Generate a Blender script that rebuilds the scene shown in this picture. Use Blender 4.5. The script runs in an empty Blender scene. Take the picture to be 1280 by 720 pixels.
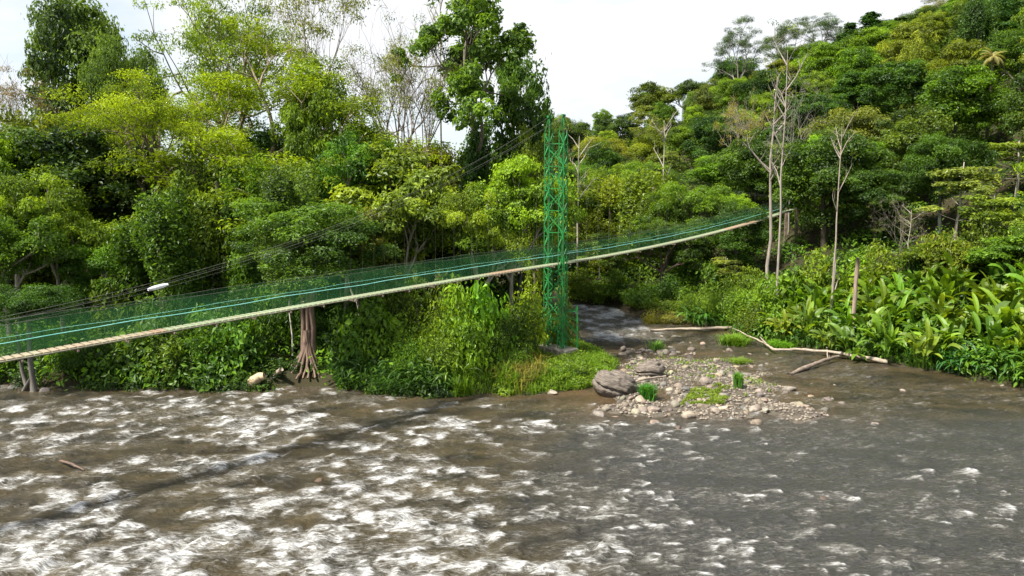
import bpy, math, random
import numpy as np
from mathutils import Vector, Matrix

R = math.radians
SC = bpy.context.scene
COL = SC.collection

# ------------------------------------------------------------------ camera
CAM_H = 12.0
PITCH = R(6.86)
FPX = 914.0                                   # focal length in pixels of the 1280 wide photograph
cam_d = bpy.data.cameras.new("camera")
cam_d.sensor_width = 36.0
cam_d.lens = 36.0 * FPX / 1280.0
cam_d.clip_start = 0.5
cam_d.clip_end = 2000.0
cam = bpy.data.objects.new("camera", cam_d)
COL.objects.link(cam)
cam.location = (0, 0, CAM_H)
cam.rotation_euler = (R(90) - PITCH, 0, 0)
SC.camera = cam

# ------------------------------------------------------------------ light
SUN_TO = Vector((-0.62, -0.36, 1.05)).normalized()     # towards the sun
sun_d = bpy.data.lights.new("sun", 'SUN')
sun_d.energy = 4.5
sun_d.angle = R(6.0)
sun_d.color = (1.0, 0.955, 0.88)
sun = bpy.data.objects.new("sun", sun_d)
COL.objects.link(sun)
sun.rotation_euler = SUN_TO.to_track_quat('Z', 'Y').to_euler()
sun.location = (0, 0, 80)

W = bpy.data.worlds.new("World")
SC.world = W
W.use_nodes = True
nt = W.node_tree
nt.nodes.clear()
wo = nt.nodes.new('ShaderNodeOutputWorld')
bg = nt.nodes.new('ShaderNodeBackground')
sky = nt.nodes.new('ShaderNodeTexSky')
sky.sky_type = 'NISHITA'
sky.sun_disc = False
sky.sun_elevation = math.asin(SUN_TO.z)
sky.sun_rotation = math.atan2(SUN_TO.x, SUN_TO.y)
sky.dust_density = 1.5
tc = nt.nodes.new('ShaderNodeTexCoord')
mp = nt.nodes.new('ShaderNodeMapping')
mp.inputs['Scale'].default_value = (1.0, 1.0, 2.6)
cn = nt.nodes.new('ShaderNodeTexNoise')
cn.inputs['Scale'].default_value = 1.7
cn.inputs['Detail'].default_value = 7
cn.inputs['Roughness'].default_value = 0.55
cr = nt.nodes.new('ShaderNodeMapRange')
cr.inputs['From Min'].default_value = 0.42
cr.inputs['From Max'].default_value = 0.58
cr.inputs['To Min'].default_value = 0.05
cr.inputs['To Max'].default_value = 0.97
cmx = nt.nodes.new('ShaderNodeMix')
cmx.data_type = 'RGBA'
cmx.inputs[7].default_value = (4.85, 4.95, 5.1, 1)      # sunlit cloud
L = nt.links.new
L(tc.outputs['Generated'], mp.inputs['Vector'])
L(mp.outputs[0], cn.inputs['Vector'])
L(cn.outputs['Fac'], cr.inputs['Value'])
L(cr.outputs[0], cmx.inputs[0])
L(sky.outputs[0], cmx.inputs[6])
L(cmx.outputs[2], bg.inputs['Color'])
bg.inputs['Strength'].default_value = 0.088
L(bg.outputs[0], wo.inputs['Surface'])

SC.view_settings.view_transform = 'Standard'
SC.view_settings.look = 'None'
SC.view_settings.gamma = 1.0
SC.view_settings.exposure = 1.3
SC.render.engine = 'CYCLES'
cy = SC.cycles
cy.max_bounces = 6
cy.diffuse_bounces = 4
cy.glossy_bounces = 2
cy.transmission_bounces = 3
cy.transparent_max_bounces = 10
cy.use_denoising = True
cy.caustics_reflective = False
cy.caustics_refractive = False

# ------------------------------------------------------------------ pixel <-> world helpers (pixels of the 1280x720 photograph)
CP, SP = math.cos(PITCH), math.sin(PITCH)


def ray(px, py):
    cx, cyy = (px - 640) / FPX, (360 - py) / FPX
    return np.array([cx, CP + cyy * SP, -SP + cyy * CP])


def on_z(px, py, z=0.0):
    r = ray(px, py)
    t = (z - CAM_H) / r[2]
    return (r[0] * t, r[1] * t)


def on_y(px, py, y):
    r = ray(px, py)
    t = y / r[1]
    return (r[0] * t, y, CAM_H + r[2] * t)


def x_at(px, y, z=5.0):
    zc = y * CP - (z - CAM_H) * SP
    return (px - 640) / FPX * zc


def to_px(x, y, z):
    zc = y * CP - (z - CAM_H) * SP
    yc = y * SP + (z - CAM_H) * CP
    return 640 + FPX * x / zc, 360 - FPX * yc / zc


# ------------------------------------------------------------------ numpy noise
_tab = np.random.default_rng(77).random((256, 256))


def vnoise(x, y, seed=0):
    x = np.asarray(x, float) + seed * 17.31
    y = np.asarray(y, float) + seed * 9.77
    xi = np.floor(x).astype(int)
    yi = np.floor(y).astype(int)
    fx = x - xi
    fy = y - yi
    fx = fx * fx * (3 - 2 * fx)
    fy = fy * fy * (3 - 2 * fy)
    a = _tab[xi & 255, yi & 255]
    b = _tab[(xi + 1) & 255, yi & 255]
    c = _tab[xi & 255, (yi + 1) & 255]
    d = _tab[(xi + 1) & 255, (yi + 1) & 255]
    return (a * (1 - fx) + b * fx) * (1 - fy) + (c * (1 - fx) + d * fx) * fy


def fbm(x, y, octv=4, seed=0, gain=0.5):
    s = 0
    a = 1.0
    t = 0
    for i in range(octv):
        s = s + a * vnoise(x * 2 ** i, y * 2 ** i, seed + i * 3)
        t += a
        a *= gain
    return s / t


def sstep(a, b, x):
    t = np.clip((x - a) / (b - a), 0, 1)
    return t * t * (3 - 2 * t)


# ------------------------------------------------------------------ mesh helpers
def mesh_np(name, V, F, attrs=None, smooth=False):
    """V (n,3); F a (m,k) array or a list of such arrays."""
    if not isinstance(F, list):
        F = [F]
    F = [np.asarray(f, dtype=np.int32) for f in F if len(f)]
    me = bpy.data.meshes.new(name)
    V = np.asarray(V, dtype=np.float32)
    me.vertices.add(len(V))
    me.vertices.foreach_set('co', V.ravel())
    nl = sum(f.size for f in F)
    npoly = sum(len(f) for f in F)
    me.loops.add(nl)
    me.polygons.add(npoly)
    me.loops.foreach_set('vertex_index', np.concatenate([f.ravel() for f in F]))
    tot = np.concatenate([np.full(len(f), f.shape[1], np.int32) for f in F])
    st = np.concatenate([[0], np.cumsum(tot)[:-1]]).astype(np.int32)
    me.polygons.foreach_set('loop_start', st)
    if smooth:
        me.polygons.foreach_set('use_smooth', np.ones(npoly, bool))
    me.update(calc_edges=True)
    if attrs:
        for k, v in attrs.items():
            a = me.attributes.new(k, 'FLOAT', 'POINT')
            a.data.foreach_set('value', np.asarray(v, np.float32))
    me.validate()
    if not smooth:
        me.shade_flat() if hasattr(me, 'shade_flat') else None
    return me


class MB:
    """Collects pieces; .mesh() makes one mesh of them."""

    def __init__(s):
        s.V = []
        s.F = {}
        s.n = 0
        s.A = []

    def add(s, V, F, tint=0.5):
        V = np.asarray(V, float)
        s.V.append(V)
        s.A.append(np.broadcast_to(np.asarray(tint, float), (len(V),)))
        if not isinstance(F, list):
            F = [F]
        for f in F:
            f = np.asarray(f)
            if len(f):
                s.F.setdefault(f.shape[1], []).append(f + s.n)
        s.n += len(V)

    def box(s, c, d, ax=None, tint=0.5):
        c = np.asarray(c, float)
        hx, hy, hz = d[0] / 2, d[1] / 2, d[2] / 2
        v = np.array([[x, y, z] for x in (-hx, hx) for y in (-hy, hy) for z in (-hz, hz)])
        if ax is not None:
            v = v @ np.asarray(ax)
        s.add(v + c, [np.array([[0, 1, 3, 2], [4, 6, 7, 5], [0, 4, 5, 1], [2, 3, 7, 6], [0, 2, 6, 4], [1, 5, 7, 3]])], tint)

    def bar(s, a, b, w, h=None, tint=0.5):
        a = np.asarray(a, float)
        b = np.asarray(b, float)
        d = b - a
        ln = np.linalg.norm(d)
        d = d / ln
        up = np.array([0, 0, 1.0]) if abs(d[2]) < 0.95 else np.array([1.0, 0, 0])
        sx = np.cross(d, up)
        sx /= np.linalg.norm(sx)
        sz = np.cross(sx, d)
        s.box((a + b) / 2, (ln, w, h or w), np.array([d, sx, sz]), tint)

    def tube(s, P, rad, n=6, tint=0.5, cap=True):
        P = np.asarray(P, float)
        m = len(P)
        rad = np.broadcast_to(np.asarray(rad, float), (m,))
        T = np.gradient(P, axis=0)
        T /= np.linalg.norm(T, axis=1)[:, None] + 1e-9
        ref = np.array([0.0, 1.0, 0.0]) if abs(T[:, 1]).mean() < 0.8 else np.array([1.0, 0, 0])
        U = np.cross(T, ref)
        U /= np.linalg.norm(U, axis=1)[:, None] + 1e-9
        Wv = np.cross(T, U)
        a = np.arange(n) * 2 * math.pi / n
        V = P[:, None, :] + rad[:, None, None] * (np.cos(a)[None, :, None] * U[:, None, :] + np.sin(a)[None, :, None] * Wv[:, None, :])
        V = V.reshape(-1, 3)
        i = np.arange(m - 1)[:, None] * n
        j = np.arange(n)[None, :]
        jn = (j + 1) % n
        F = np.stack([i + j, i + jn, i + n + jn, i + n + j], -1).reshape(-1, 4)
        fs = [F]
        if cap:
            fs += [np.arange(n)[None, :], (np.arange(n)[::-1] + (m - 1) * n)[None, :]]
        s.add(V, fs, tint)

    def mesh(s, name, smooth=False):
        V = np.concatenate(s.V)
        return mesh_np(name, V, [np.concatenate(f) for f in s.F.values()], {'tint': np.concatenate(s.A)}, smooth)


def link(name, me, mat=None, parent=None, color=None):
    o = bpy.data.objects.new(name, me)
    COL.objects.link(o)
    if mat is not None and me is not None and not me.materials:
        me.materials.append(mat)
    if parent is not None:
        o.parent = parent
    if color is not None:
        o.color = (*color, 1)
    return o


def tag(o, label=None, cat=None, group=None, kind=None):
    if label:
        o['label'] = label
    if cat:
        o['category'] = cat
    if group:
        o['group'] = group
    if kind:
        o['kind'] = kind
    return o


# ------------------------------------------------------------------ materials
def new_mat(name):
    m = bpy.data.materials.new(name)
    m.use_nodes = True
    m.node_tree.nodes.clear()
    return m, m.node_tree.nodes, m.node_tree.links.new


def nd(ns, t, **kw):
    n = ns.new(t)
    for k, v in kw.items():
        setattr(n, k, v)
    return n


def leaf_material(name, gloss=0.018, trans=0.46, rough=0.45, var=1.0):
    m, ns, lk = new_mat(name)
    out = ns.new('ShaderNodeOutputMaterial')
    oi = ns.new('ShaderNodeObjectInfo')
    at = nd(ns, 'ShaderNodeAttribute', attribute_name='tint')
    # brightness of the leaf itself, from old dark leaf to young pale leaf
    mr = ns.new('ShaderNodeMapRange')
    mr.inputs['To Min'].default_value = 1 - 0.48 * var
    mr.inputs['To Max'].default_value = 1 + 0.62 * var
    lk(at.outputs['Fac'], mr.inputs['Value'])
    tint = nd(ns, 'ShaderNodeMix', data_type='RGBA')
    tint.inputs[6].default_value = (0.78, 0.96, 0.95, 1)
    tint.inputs[7].default_value = (1.26, 1.26, 0.60, 1)
    lk(at.outputs['Fac'], tint.inputs[0])
    m1 = nd(ns, 'ShaderNodeMix', data_type='RGBA', blend_type='MULTIPLY')
    m1.inputs[0].default_value = 1
    lk(oi.outputs['Color'], m1.inputs[6])
    lk(tint.outputs[2], m1.inputs[7])
    m2 = nd(ns, 'ShaderNodeVectorMath', operation='SCALE')
    lk(m1.outputs[2], m2.inputs[0])
    lk(mr.outputs[0], m2.inputs['Scale'])
    df = ns.new('ShaderNodeBsdfDiffuse')
    tr = ns.new('ShaderNodeBsdfTranslucent')
    lk(m2.outputs[0], df.inputs['Color'])
    tcx = nd(ns, 'ShaderNodeVectorMath', operation='MULTIPLY')
    tcx.inputs[1].default_value = (1.45, 1.35, 0.55)
    lk(m2.outputs[0], tcx.inputs[0])
    lk(tcx.outputs[0], tr.inputs['Color'])
    mx = ns.new('ShaderNodeMixShader')
    mx.inputs[0].default_value = trans
    lk(df.outputs[0], mx.inputs[1])
    lk(tr.outputs[0], mx.inputs[2])
    gl = ns.new('ShaderNodeBsdfGlossy')
    gl.inputs['Roughness'].default_value = rough
    mg = ns.new('ShaderNodeMixShader')
    mg.inputs[0].default_value = gloss
    lk(mx.outputs[0], mg.inputs[1])
    lk(gl.outputs[0], mg.inputs[2])
    lk(mg.outputs[0], out.inputs['Surface'])
    return m


def noise_mat(name, c1, c2, scale=3.0, rough=0.8, bump=0.3, stretch=(1, 1, 1), objcol=False, detail=6, metallic=0.0, lo=0.35, hi=0.65, spec=0.4):
    m, ns, lk = new_mat(name)
    out = ns.new('ShaderNodeOutputMaterial')
    p = ns.new('ShaderNodeBsdfPrincipled')
    p.inputs['Roughness'].default_value = rough
    p.inputs['Metallic'].default_value = metallic
    p.inputs['Specular IOR Level'].default_value = spec
    tcn = ns.new('ShaderNodeTexCoord')
    mpn = ns.new('ShaderNodeMapping')
    mpn.inputs['Scale'].default_value = stretch
    lk(tcn.outputs['Object'], mpn.inputs['Vector'])
    nz = ns.new('ShaderNodeTexNoise')
    nz.inputs['Scale'].default_value = scale
    nz.inputs['Detail'].default_value = detail
    nz.inputs['Roughness'].default_value = 0.62
    lk(mpn.outputs[0], nz.inputs['Vector'])
    mr = ns.new('ShaderNodeMapRange')
    mr.inputs['From Min'].default_value = lo
    mr.inputs['From Max'].default_value = hi
    lk(nz.outputs['Fac'], mr.inputs['Value'])
    mx = nd(ns, 'ShaderNodeMix', data_type='RGBA')
    mx.inputs[6].default_value = (*c1, 1)
    mx.inputs[7].default_value = (*c2, 1)
    lk(mr.outputs[0], mx.inputs[0])
    col = mx.outputs[2]
    if objcol:
        oi = ns.new('ShaderNodeObjectInfo')
        mm = nd(ns, 'ShaderNodeMix', data_type='RGBA', blend_type='MULTIPLY')
        mm.inputs[0].default_value = 1
        lk(col, mm.inputs[6])
        lk(oi.outputs['Color'], mm.inputs[7])
        col = mm.outputs[2]
    lk(col, p.inputs['Base Color'])
    if bump:
        b = ns.new('ShaderNodeBump')
        b.inputs['Strength'].default_value = bump
        b.inputs['Distance'].default_value = 0.05
        lk(nz.outputs['Fac'], b.inputs['Height'])
        lk(b.outputs[0], p.inputs['Normal'])
    lk(p.outputs[0], out.inputs['Surface'])
    return m


M_LEAF = leaf_material('leaf')
M_GLEAF = leaf_material('broad_leaf', gloss=0.02, trans=0.42, rough=0.45, var=0.8)
M_GRASS = leaf_material('grass_blade', gloss=0.015, trans=0.42, rough=0.5)
M_BARK = noise_mat('bark', (0.55, 0.55, 0.55), (1.1, 1.08, 1.0), 2.2, 0.9, 0.6, (3, 3, 0.6), objcol=True)
M_ROCK = noise_mat('river_rock', (0.6, 0.58, 0.56), (1.15, 1.1, 1.0), 3.0, 0.75, 0.5, objcol=True)
M_DEAD = noise_mat('drift_wood', (0.20, 0.155, 0.11), (0.40, 0.34, 0.26), 5.0, 0.85, 0.5, (0.5, 3, 3))
M_GREEN = noise_mat('green_paint', (0.030, 0.065, 0.020), (0.015, 0.185, 0.035), 2.6, 0.55, 0.1, lo=0.36, hi=0.50)
M_TEAL = noise_mat('teal_rope', (0.16, 0.50, 0.40), (0.30, 0.66, 0.55), 2.0, 0.6, 0.0)
M_STEEL = noise_mat('galvanised_cable', (0.09, 0.09, 0.07), (0.19, 0.18, 0.15), 2.0, 0.5, 0.0, metallic=0.2)
M_WHITE = noise_mat('white_plastic', (0.75, 0.75, 0.73), (0.85, 0.85, 0.84), 2.0, 0.5, 0.0)
M_CONC = noise_mat('weathered_concrete', (0.16, 0.13, 0.10), (0.38, 0.34, 0.27), 1.8, 0.9, 0.5)


def plank_material():
    m, ns, lk = new_mat('deck_planks')
    out = ns.new('ShaderNodeOutputMaterial')
    p = ns.new('ShaderNodeBsdfPrincipled')
    p.inputs['Roughness'].default_value = 0.8
    at = nd(ns, 'ShaderNodeAttribute', attribute_name='tint')
    rp = ns.new('ShaderNodeValToRGB')
    e = rp.color_ramp.elements
    e[0].position = 0
    e[0].color = (0.30, 0.19, 0.12, 1)
    e[1].position = 1
    e[1].color = (0.24, 0.28, 0.165, 1)
    k = e.new(0.45)
    k.color = (0.31, 0.245, 0.165, 1)
    lk(at.outputs['Fac'], rp.inputs[0])
    nz = ns.new('ShaderNodeTexNoise')
    nz.inputs['Scale'].default_value = 9
    nz.inputs['Detail'].default_value = 5
    mr = ns.new('ShaderNodeMapRange')
    mr.inputs['To Min'].default_value = 0.7
    mr.inputs['To Max'].default_value = 1.25
    lk(nz.outputs['Fac'], mr.inputs['Value'])
    sc = nd(ns, 'ShaderNodeVectorMath', operation='SCALE')
    lk(rp.outputs[0], sc.inputs[0])
    lk(mr.outputs[0], sc.inputs['Scale'])
    lk(sc.outputs[0], p.inputs['Base Color'])
    lk(p.outputs[0], out.inputs['Surface'])
    return m


def net_material():
    """green wire mesh: a fine woven net whose wires cover about a third of it"""
    m, ns, lk = new_mat('green_wire_netting')
    out = ns.new('ShaderNodeOutputMaterial')
    df = ns.new('ShaderNodeBsdfDiffuse')
    df.inputs['Color'].default_value = (0.095, 0.32, 0.115, 1)
    tl = ns.new('ShaderNodeBsdfTranslucent')
    tl.inputs['Color'].default_value = (0.095, 0.32, 0.115, 1)
    a = ns.new('ShaderNodeMixShader')
    a.inputs[0].default_value = 0.4
    lk(df.outputs[0], a.inputs[1])
    lk(tl.outputs[0], a.inputs[2])
    tp = ns.new('ShaderNodeBsdfTransparent')
    nz = ns.new('ShaderNodeTexNoise')
    nz.inputs['Scale'].default_value = 0.7
    nz.inputs['Detail'].default_value = 3
    tcn = ns.new('ShaderNodeTexCoord')
    lk(tcn.outputs['Object'], nz.inputs['Vector'])
    mr = ns.new('ShaderNodeMapRange')
    mr.inputs['From Min'].default_value = 0.3
    mr.inputs['From Max'].default_value = 0.7
    mr.inputs['To Min'].default_value = 0.07
    mr.inputs['To Max'].default_value = 0.18
    lk(nz.outputs['Fac'], mr.inputs['Value'])
    mx = ns.new('ShaderNodeMixShader')
    lk(mr.outputs[0], mx.inputs[0])
    lk(tp.outputs[0], mx.inputs[1])
    lk(a.outputs[0], mx.inputs[2])
    lk(mx.outputs[0], out.inputs['Surface'])
    return m


def ground_material():
    m, ns, lk = new_mat('forest_ground')
    out = ns.new('ShaderNodeOutputMaterial')
    p = ns.new('ShaderNodeBsdfPrincipled')
    p.inputs['Roughness'].default_value = 0.95
    p.inputs['Specular IOR Level'].default_value = 0.2
    tcn = ns.new('ShaderNodeTexCoord')
    n1 = ns.new('ShaderNodeTexNoise')
    n1.inputs['Scale'].default_value = 0.5
    n1.inputs['Detail'].default_value = 8
    n1.inputs['Roughness'].default_value = 0.7
    lk(tcn.outputs['Object'], n1.inputs['Vector'])
    rp = ns.new('ShaderNodeValToRGB')
    e = rp.color_ramp.elements
    e[0].position = 0.35
    e[0].color = (0.040, 0.027, 0.015, 1)
    e[1].position = 0.62
    e[1].color = (0.026, 0.030, 0.011, 1)
    lk(n1.outputs['Fac'], rp.inputs[0])
    # wet gravel and silt of the bar
    n2 = ns.new('ShaderNodeTexVoronoi')
    n2.inputs['Scale'].default_value = 4.5
    lk(tcn.outputs['Object'], n2.inputs['Vector'])
    rp2 = ns.new('ShaderNodeValToRGB')
    e = rp2.color_ramp.elements
    e[0].position = 0.0
    e[0].color = (0.105, 0.090, 0.068, 1)
    e[1].position = 1.0
    e[1].color = (0.055, 0.045, 0.034, 1)
    sep = ns.new('ShaderNodeSeparateColor')
    lk(n2.outputs['Color'], sep.inputs[0])
    lk(sep.outputs[0], rp2.inputs[0])
    at = nd(ns, 'ShaderNodeAttribute', attribute_name='tint')
    mx = nd(ns, 'ShaderNodeMix', data_type='RGBA')
    lk(at.outputs['Fac'], mx.inputs[0])
    lk(rp.outputs[0], mx.inputs[6])
    lk(rp2.outputs[0], mx.inputs[7])
    lk(mx.outputs[2], p.inputs['Base Color'])
    b = ns.new('ShaderNodeBump')
    b.inputs['Strength'].default_value = 0.8
    b.inputs['Distance'].default_value = 0.12
    lk(n1.outputs['Fac'], b.inputs['Height'])
    lk(b.outputs[0], p.inputs['Normal'])
    lk(p.outputs[0], out.inputs['Surface'])
    return m


def water_material():
    m, ns, lk = new_mat('river_water')
    out = ns.new('ShaderNodeOutputMaterial')
    tcn = ns.new('ShaderNodeTexCoord')
    # --- the water body: brown olive, bed showing in places
    mpn = ns.new('ShaderNodeMapping')
    mpn.inputs['Rotation'].default_value = (0, 0, R(-20))
    mpn.inputs['Scale'].default_value = (0.55, 1.1, 1)
    lk(tcn.outputs['Object'], mpn.inputs['Vector'])
    n1 = ns.new('ShaderNodeTexNoise')
    n1.inputs['Scale'].default_value = 0.6
    n1.inputs['Detail'].default_value = 6
    n1.inputs['Roughness'].default_value = 0.65
    lk(mpn.outputs[0], n1.inputs['Vector'])
    rp = ns.new('ShaderNodeValToRGB')
    e = rp.color_ramp.elements
    e[0].position = 0.36
    e[0].color = (0.012, 0.011, 0.007, 1)
    e[1].position = 0.66
    e[1].color = (0.066, 0.050, 0.022, 1)
    lk(n1.outputs['Fac'], rp.inputs[0])
    sh = nd(ns, 'ShaderNodeAttribute', attribute_name='shallow')
    shm = nd(ns, 'ShaderNodeMix', data_type='RGBA')
    shm.inputs[7].default_value = (0.095, 0.060, 0.028, 1)
    lk(sh.outputs['Fac'], shm.inputs[0])
    lk(rp.outputs[0], shm.inputs[6])
    gy = nd(ns, 'ShaderNodeAttribute', attribute_name='sky_sheen')
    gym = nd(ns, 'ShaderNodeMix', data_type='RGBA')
    gym.inputs[7].default_value = (0.040, 0.041, 0.038, 1)  # grey of the reflected sky, painted into the water colour
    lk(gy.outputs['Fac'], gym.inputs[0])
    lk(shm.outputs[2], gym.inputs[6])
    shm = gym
    p = ns.new('ShaderNodeBsdfPrincipled')
    p.inputs['Roughness'].default_value = 0.12
    p.inputs['IOR'].default_value = 1.333
    lk(shm.outputs[2], p.inputs['Base Color'])
    # ripples
    mp2 = ns.new('ShaderNodeMapping')
    mp2.inputs['Rotation'].default_value = (0, 0, R(-35))
    mp2.inputs['Scale'].default_value = (1.0, 1.9, 1)
    lk(tcn.outputs['Object'], mp2.inputs['Vector'])
    n2 = ns.new('ShaderNodeTexNoise')
    n2.inputs['Scale'].default_value = 4.2
    n2.inputs['Detail'].default_value = 5
    n2.inputs['Roughness'].default_value = 0.58
    n2.inputs['Distortion'].default_value = 0.6
    lk(mp2.outputs[0], n2.inputs['Vector'])
    b = ns.new('ShaderNodeBump')
    b.inputs['Strength'].default_value = 1.0
    b.inputs['Distance'].default_value = 0.22
    lk(n2.outputs['Fac'], b.inputs['Height'])
    lk(b.outputs[0], p.inputs['Normal'])
    # --- foam
    f = ns.new('ShaderNodeBsdfDiffuse')
    f.inputs['Color'].default_value = (0.60, 0.605, 0.59, 1)
    fr = nd(ns, 'ShaderNodeMix', data_type='RGBA')
    fr.inputs[6].default_value = (0.14, 0.13, 0.105, 1)
    fr.inputs[7].default_value = (0.50, 0.505, 0.495, 1)
    b2 = ns.new('ShaderNodeBump')
    b2.inputs['Strength'].default_value = 0.6
    b2.inputs['Distance'].default_value = 0.06
    at = nd(ns, 'ShaderNodeAttribute', attribute_name='foam')
    mp3 = ns.new('ShaderNodeMapping')
    mp3.inputs['Rotation'].default_value = (0, 0, R(-25))
    mp3.inputs['Scale'].default_value = (0.75, 2.3, 1)
    lk(tcn.outputs['Object'], mp3.inputs['Vector'])
    n3 = ns.new('ShaderNodeTexNoise')
    n3.inputs['Scale'].default_value = 4.0
    n3.inputs['Detail'].default_value = 9
    n3.inputs['Roughness'].default_value = 0.74
    n3.inputs['Distortion'].default_value = 0.9
    lk(mp3.outputs[0], n3.inputs['Vector'])
    lk(n3.outputs['Fac'], b2.inputs['Height'])
    lk(b2.outputs[0], f.inputs['Normal'])
    # froth = attr + (noise-.5)*k
    ma = nd(ns, 'ShaderNodeMath', operation='SUBTRACT')
    lk(n3.outputs['Fac'], ma.inputs[0])
    ma.inputs[1].default_value = 0.5
    mb = nd(ns, 'ShaderNodeMath', operation='MULTIPLY_ADD')
    lk(ma.outputs[0], mb.inputs[0])
    mb.inputs[1].default_value = 2.7
    lk(at.outputs['Fac'], mb.inputs[2])
    mr = nd(ns, 'ShaderNodeMapRange', interpolation_type='SMOOTHSTEP')
    mr.inputs['From Min'].default_value = 0.14
    mr.inputs['From Max'].default_value = 1.38
    lk(mb.outputs[0], mr.inputs['Value'])
    # keep calm water clear of froth
    gate = nd(ns, 'ShaderNodeMapRange')
    gate.inputs['From Min'].default_value = 0.02
    gate.inputs['From Max'].default_value = 0.22
    lk(at.outputs['Fac'], gate.inputs['Value'])
    mm = nd(ns, 'ShaderNodeMath', operation='MULTIPLY')
    lk(mr.outputs[0], mm.inputs[0])
    lk(gate.outputs[0], mm.inputs[1])
    pw = nd(ns, 'ShaderNodeMath', operation='POWER')
    lk(mm.outputs[0], pw.inputs[0])
    pw.inputs[1].default_value = 1.8
    lk(pw.outputs[0], fr.inputs[0])
    lk(fr.outputs[2], f.inputs['Color'])
    mx = ns.new('ShaderNodeMixShader')
    lk(mm.outputs[0], mx.inputs[0])
    lk(p.outputs[0], mx.inputs[1])
    lk(f.outputs[0], mx.inputs[2])
    lk(mx.outputs[0], out.inputs['Surface'])
    return m


# ------------------------------------------------------------------ the lie of the land
def P2(*pix):
    return [on_z(a, b) for a, b in pix]


POLY_L = [(-150, 50), (-70, 49)] + P2((0, 481), (60, 486), (130, 484), (300, 487), (400, 484), (470, 490), (560, 498), (660, 493), (735, 490),
                                     (760, 474), (768, 455), (745, 438), (722, 430)) + [(4.6, 62), (4.4, 72), (1.0, 86), (-20, 99), (-60, 104), (-150, 104)]
POLY_B = P2((745, 508), (800, 524), (900, 526), (1030, 530), (1010, 505), (970, 478), (930, 458), (880, 445), (820, 438), (775, 440), (765, 462), (745, 490))
POLY_R = [(300, -10), (120, 5), (70, 20), (45, 38)] + P2((1300, 487), (1200, 470), (1100, 452), (1020, 438), (940, 425), (900, 412), (855, 404), (800, 396), (770, 384), (700, 379)) + \
    [(-20, 110), (-150, 114), (-150, 500), (500, 500), (500, -10)]
POLY_N = [(-200, 22), (-60, 14), (-42, 8), (-20, -6), (60, -14), (200, -14), (200, -80), (-200, -80)]


def sdist(X, Y, poly):
    """signed distance, positive inside"""
    P = np.array(poly)
    Q = np.roll(P, -1, axis=0)
    d2 = np.full(X.shape, 1e18)
    ins = np.zeros(X.shape, bool)
    for (x0, y0), (x1, y1) in zip(P, Q):
        dx, dy = x1 - x0, y1 - y0
        t = np.clip(((X - x0) * dx + (Y - y0) * dy) / (dx * dx + dy * dy + 1e-12), 0, 1)
        d2 = np.minimum(d2, (X - x0 - t * dx) ** 2 + (Y - y0 - t * dy) ** 2)
        c = ((y0 > Y) != (y1 > Y)) & (X < (x1 - x0) * (Y - y0) / (y1 - y0 + 1e-12) + x0)
        ins ^= c
    d = np.sqrt(d2)
    return np.where(ins, d, -d)


def ground(X, Y):
    X = np.asarray(X, float)
    Y = np.asarray(Y, float)
    w = (fbm(X * 0.35, Y * 0.35, 3, 5) - 0.5) * 1.6
    dL = sdist(X, Y, POLY_L) + w
    dB = sdist(X, Y, POLY_B) + w * 0.8
    dR = sdist(X, Y, POLY_R) + w
    dN = sdist(X, Y, POLY_N)
    bumps = fbm(X * 0.09, Y * 0.09, 4, 9) - 0.5
    bed = -0.75 + 0.25 * (fbm(X * 0.4, Y * 0.4, 3, 2) - 0.5)

    def bank(d):
        return np.where(d > 0, 0.75 * sstep(0, 1.4, d) + 0.35 * sstep(1, 6, d), 0)

    # left land: low river terrace, rising behind
    a = X / np.maximum(Y, 12)
    zL = bank(dL) + 0.055 * np.clip(dL - 4, 0, 60) + bumps * 1.2 * sstep(3, 12, dL)
    K = np.interp(a, [-1, -0.5, -0.2, 0.06, 0.23, 0.4, 0.56, 0.8, 1.3], [7, 9, 15, 26, 31, 38, 46, 58, 66])
    prog = np.clip((dR - 3) / 110.0, 0, 1)
    prog = 0.75 * prog + 0.25 * sstep(0, 1, prog)
    zR = bank(dR) + K * prog + bumps * np.minimum(dR, 60) * 0.14
    zB = np.where(dB > -3.5, -0.25 + 0.34 * sstep(-3.0, 2.5, dB) + 0.62 * (fbm(X * 0.6, Y * 0.8, 4, 21) - 0.5), -9)
    zN = bank(dN) + 0.12 * np.clip(dN, 0, 40)
    z = bed + 0.55 * sstep(-4, 0, np.maximum(np.maximum(dL, dR), dN))
    z = np.where(dL > 0, np.maximum(z, zL - 0.0), z)
    z = np.where(dR > 0, np.maximum(z, zR), z)
    z = np.where(dN > 0, np.maximum(z, zN), z)
    z = np.maximum(z, zB)
    return z


def gz(x, y):
    return float(ground(np.array([x]), np.array([y]))[0])


def axis(parts):
    out = []
    for a, b, st in parts:
        out.append(np.arange(a, b, st))
    out.append([parts[-1][1]])
    return np.concatenate(out)


def grid_faces(nx, ny):
    i = np.arange(nx - 1)[:, None] * ny
    j = np.arange(ny - 1)[None, :]
    return np.stack([i + j, i + ny + j, i + ny + j + 1, i + j + 1], -1).reshape(-1, 4)


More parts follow.
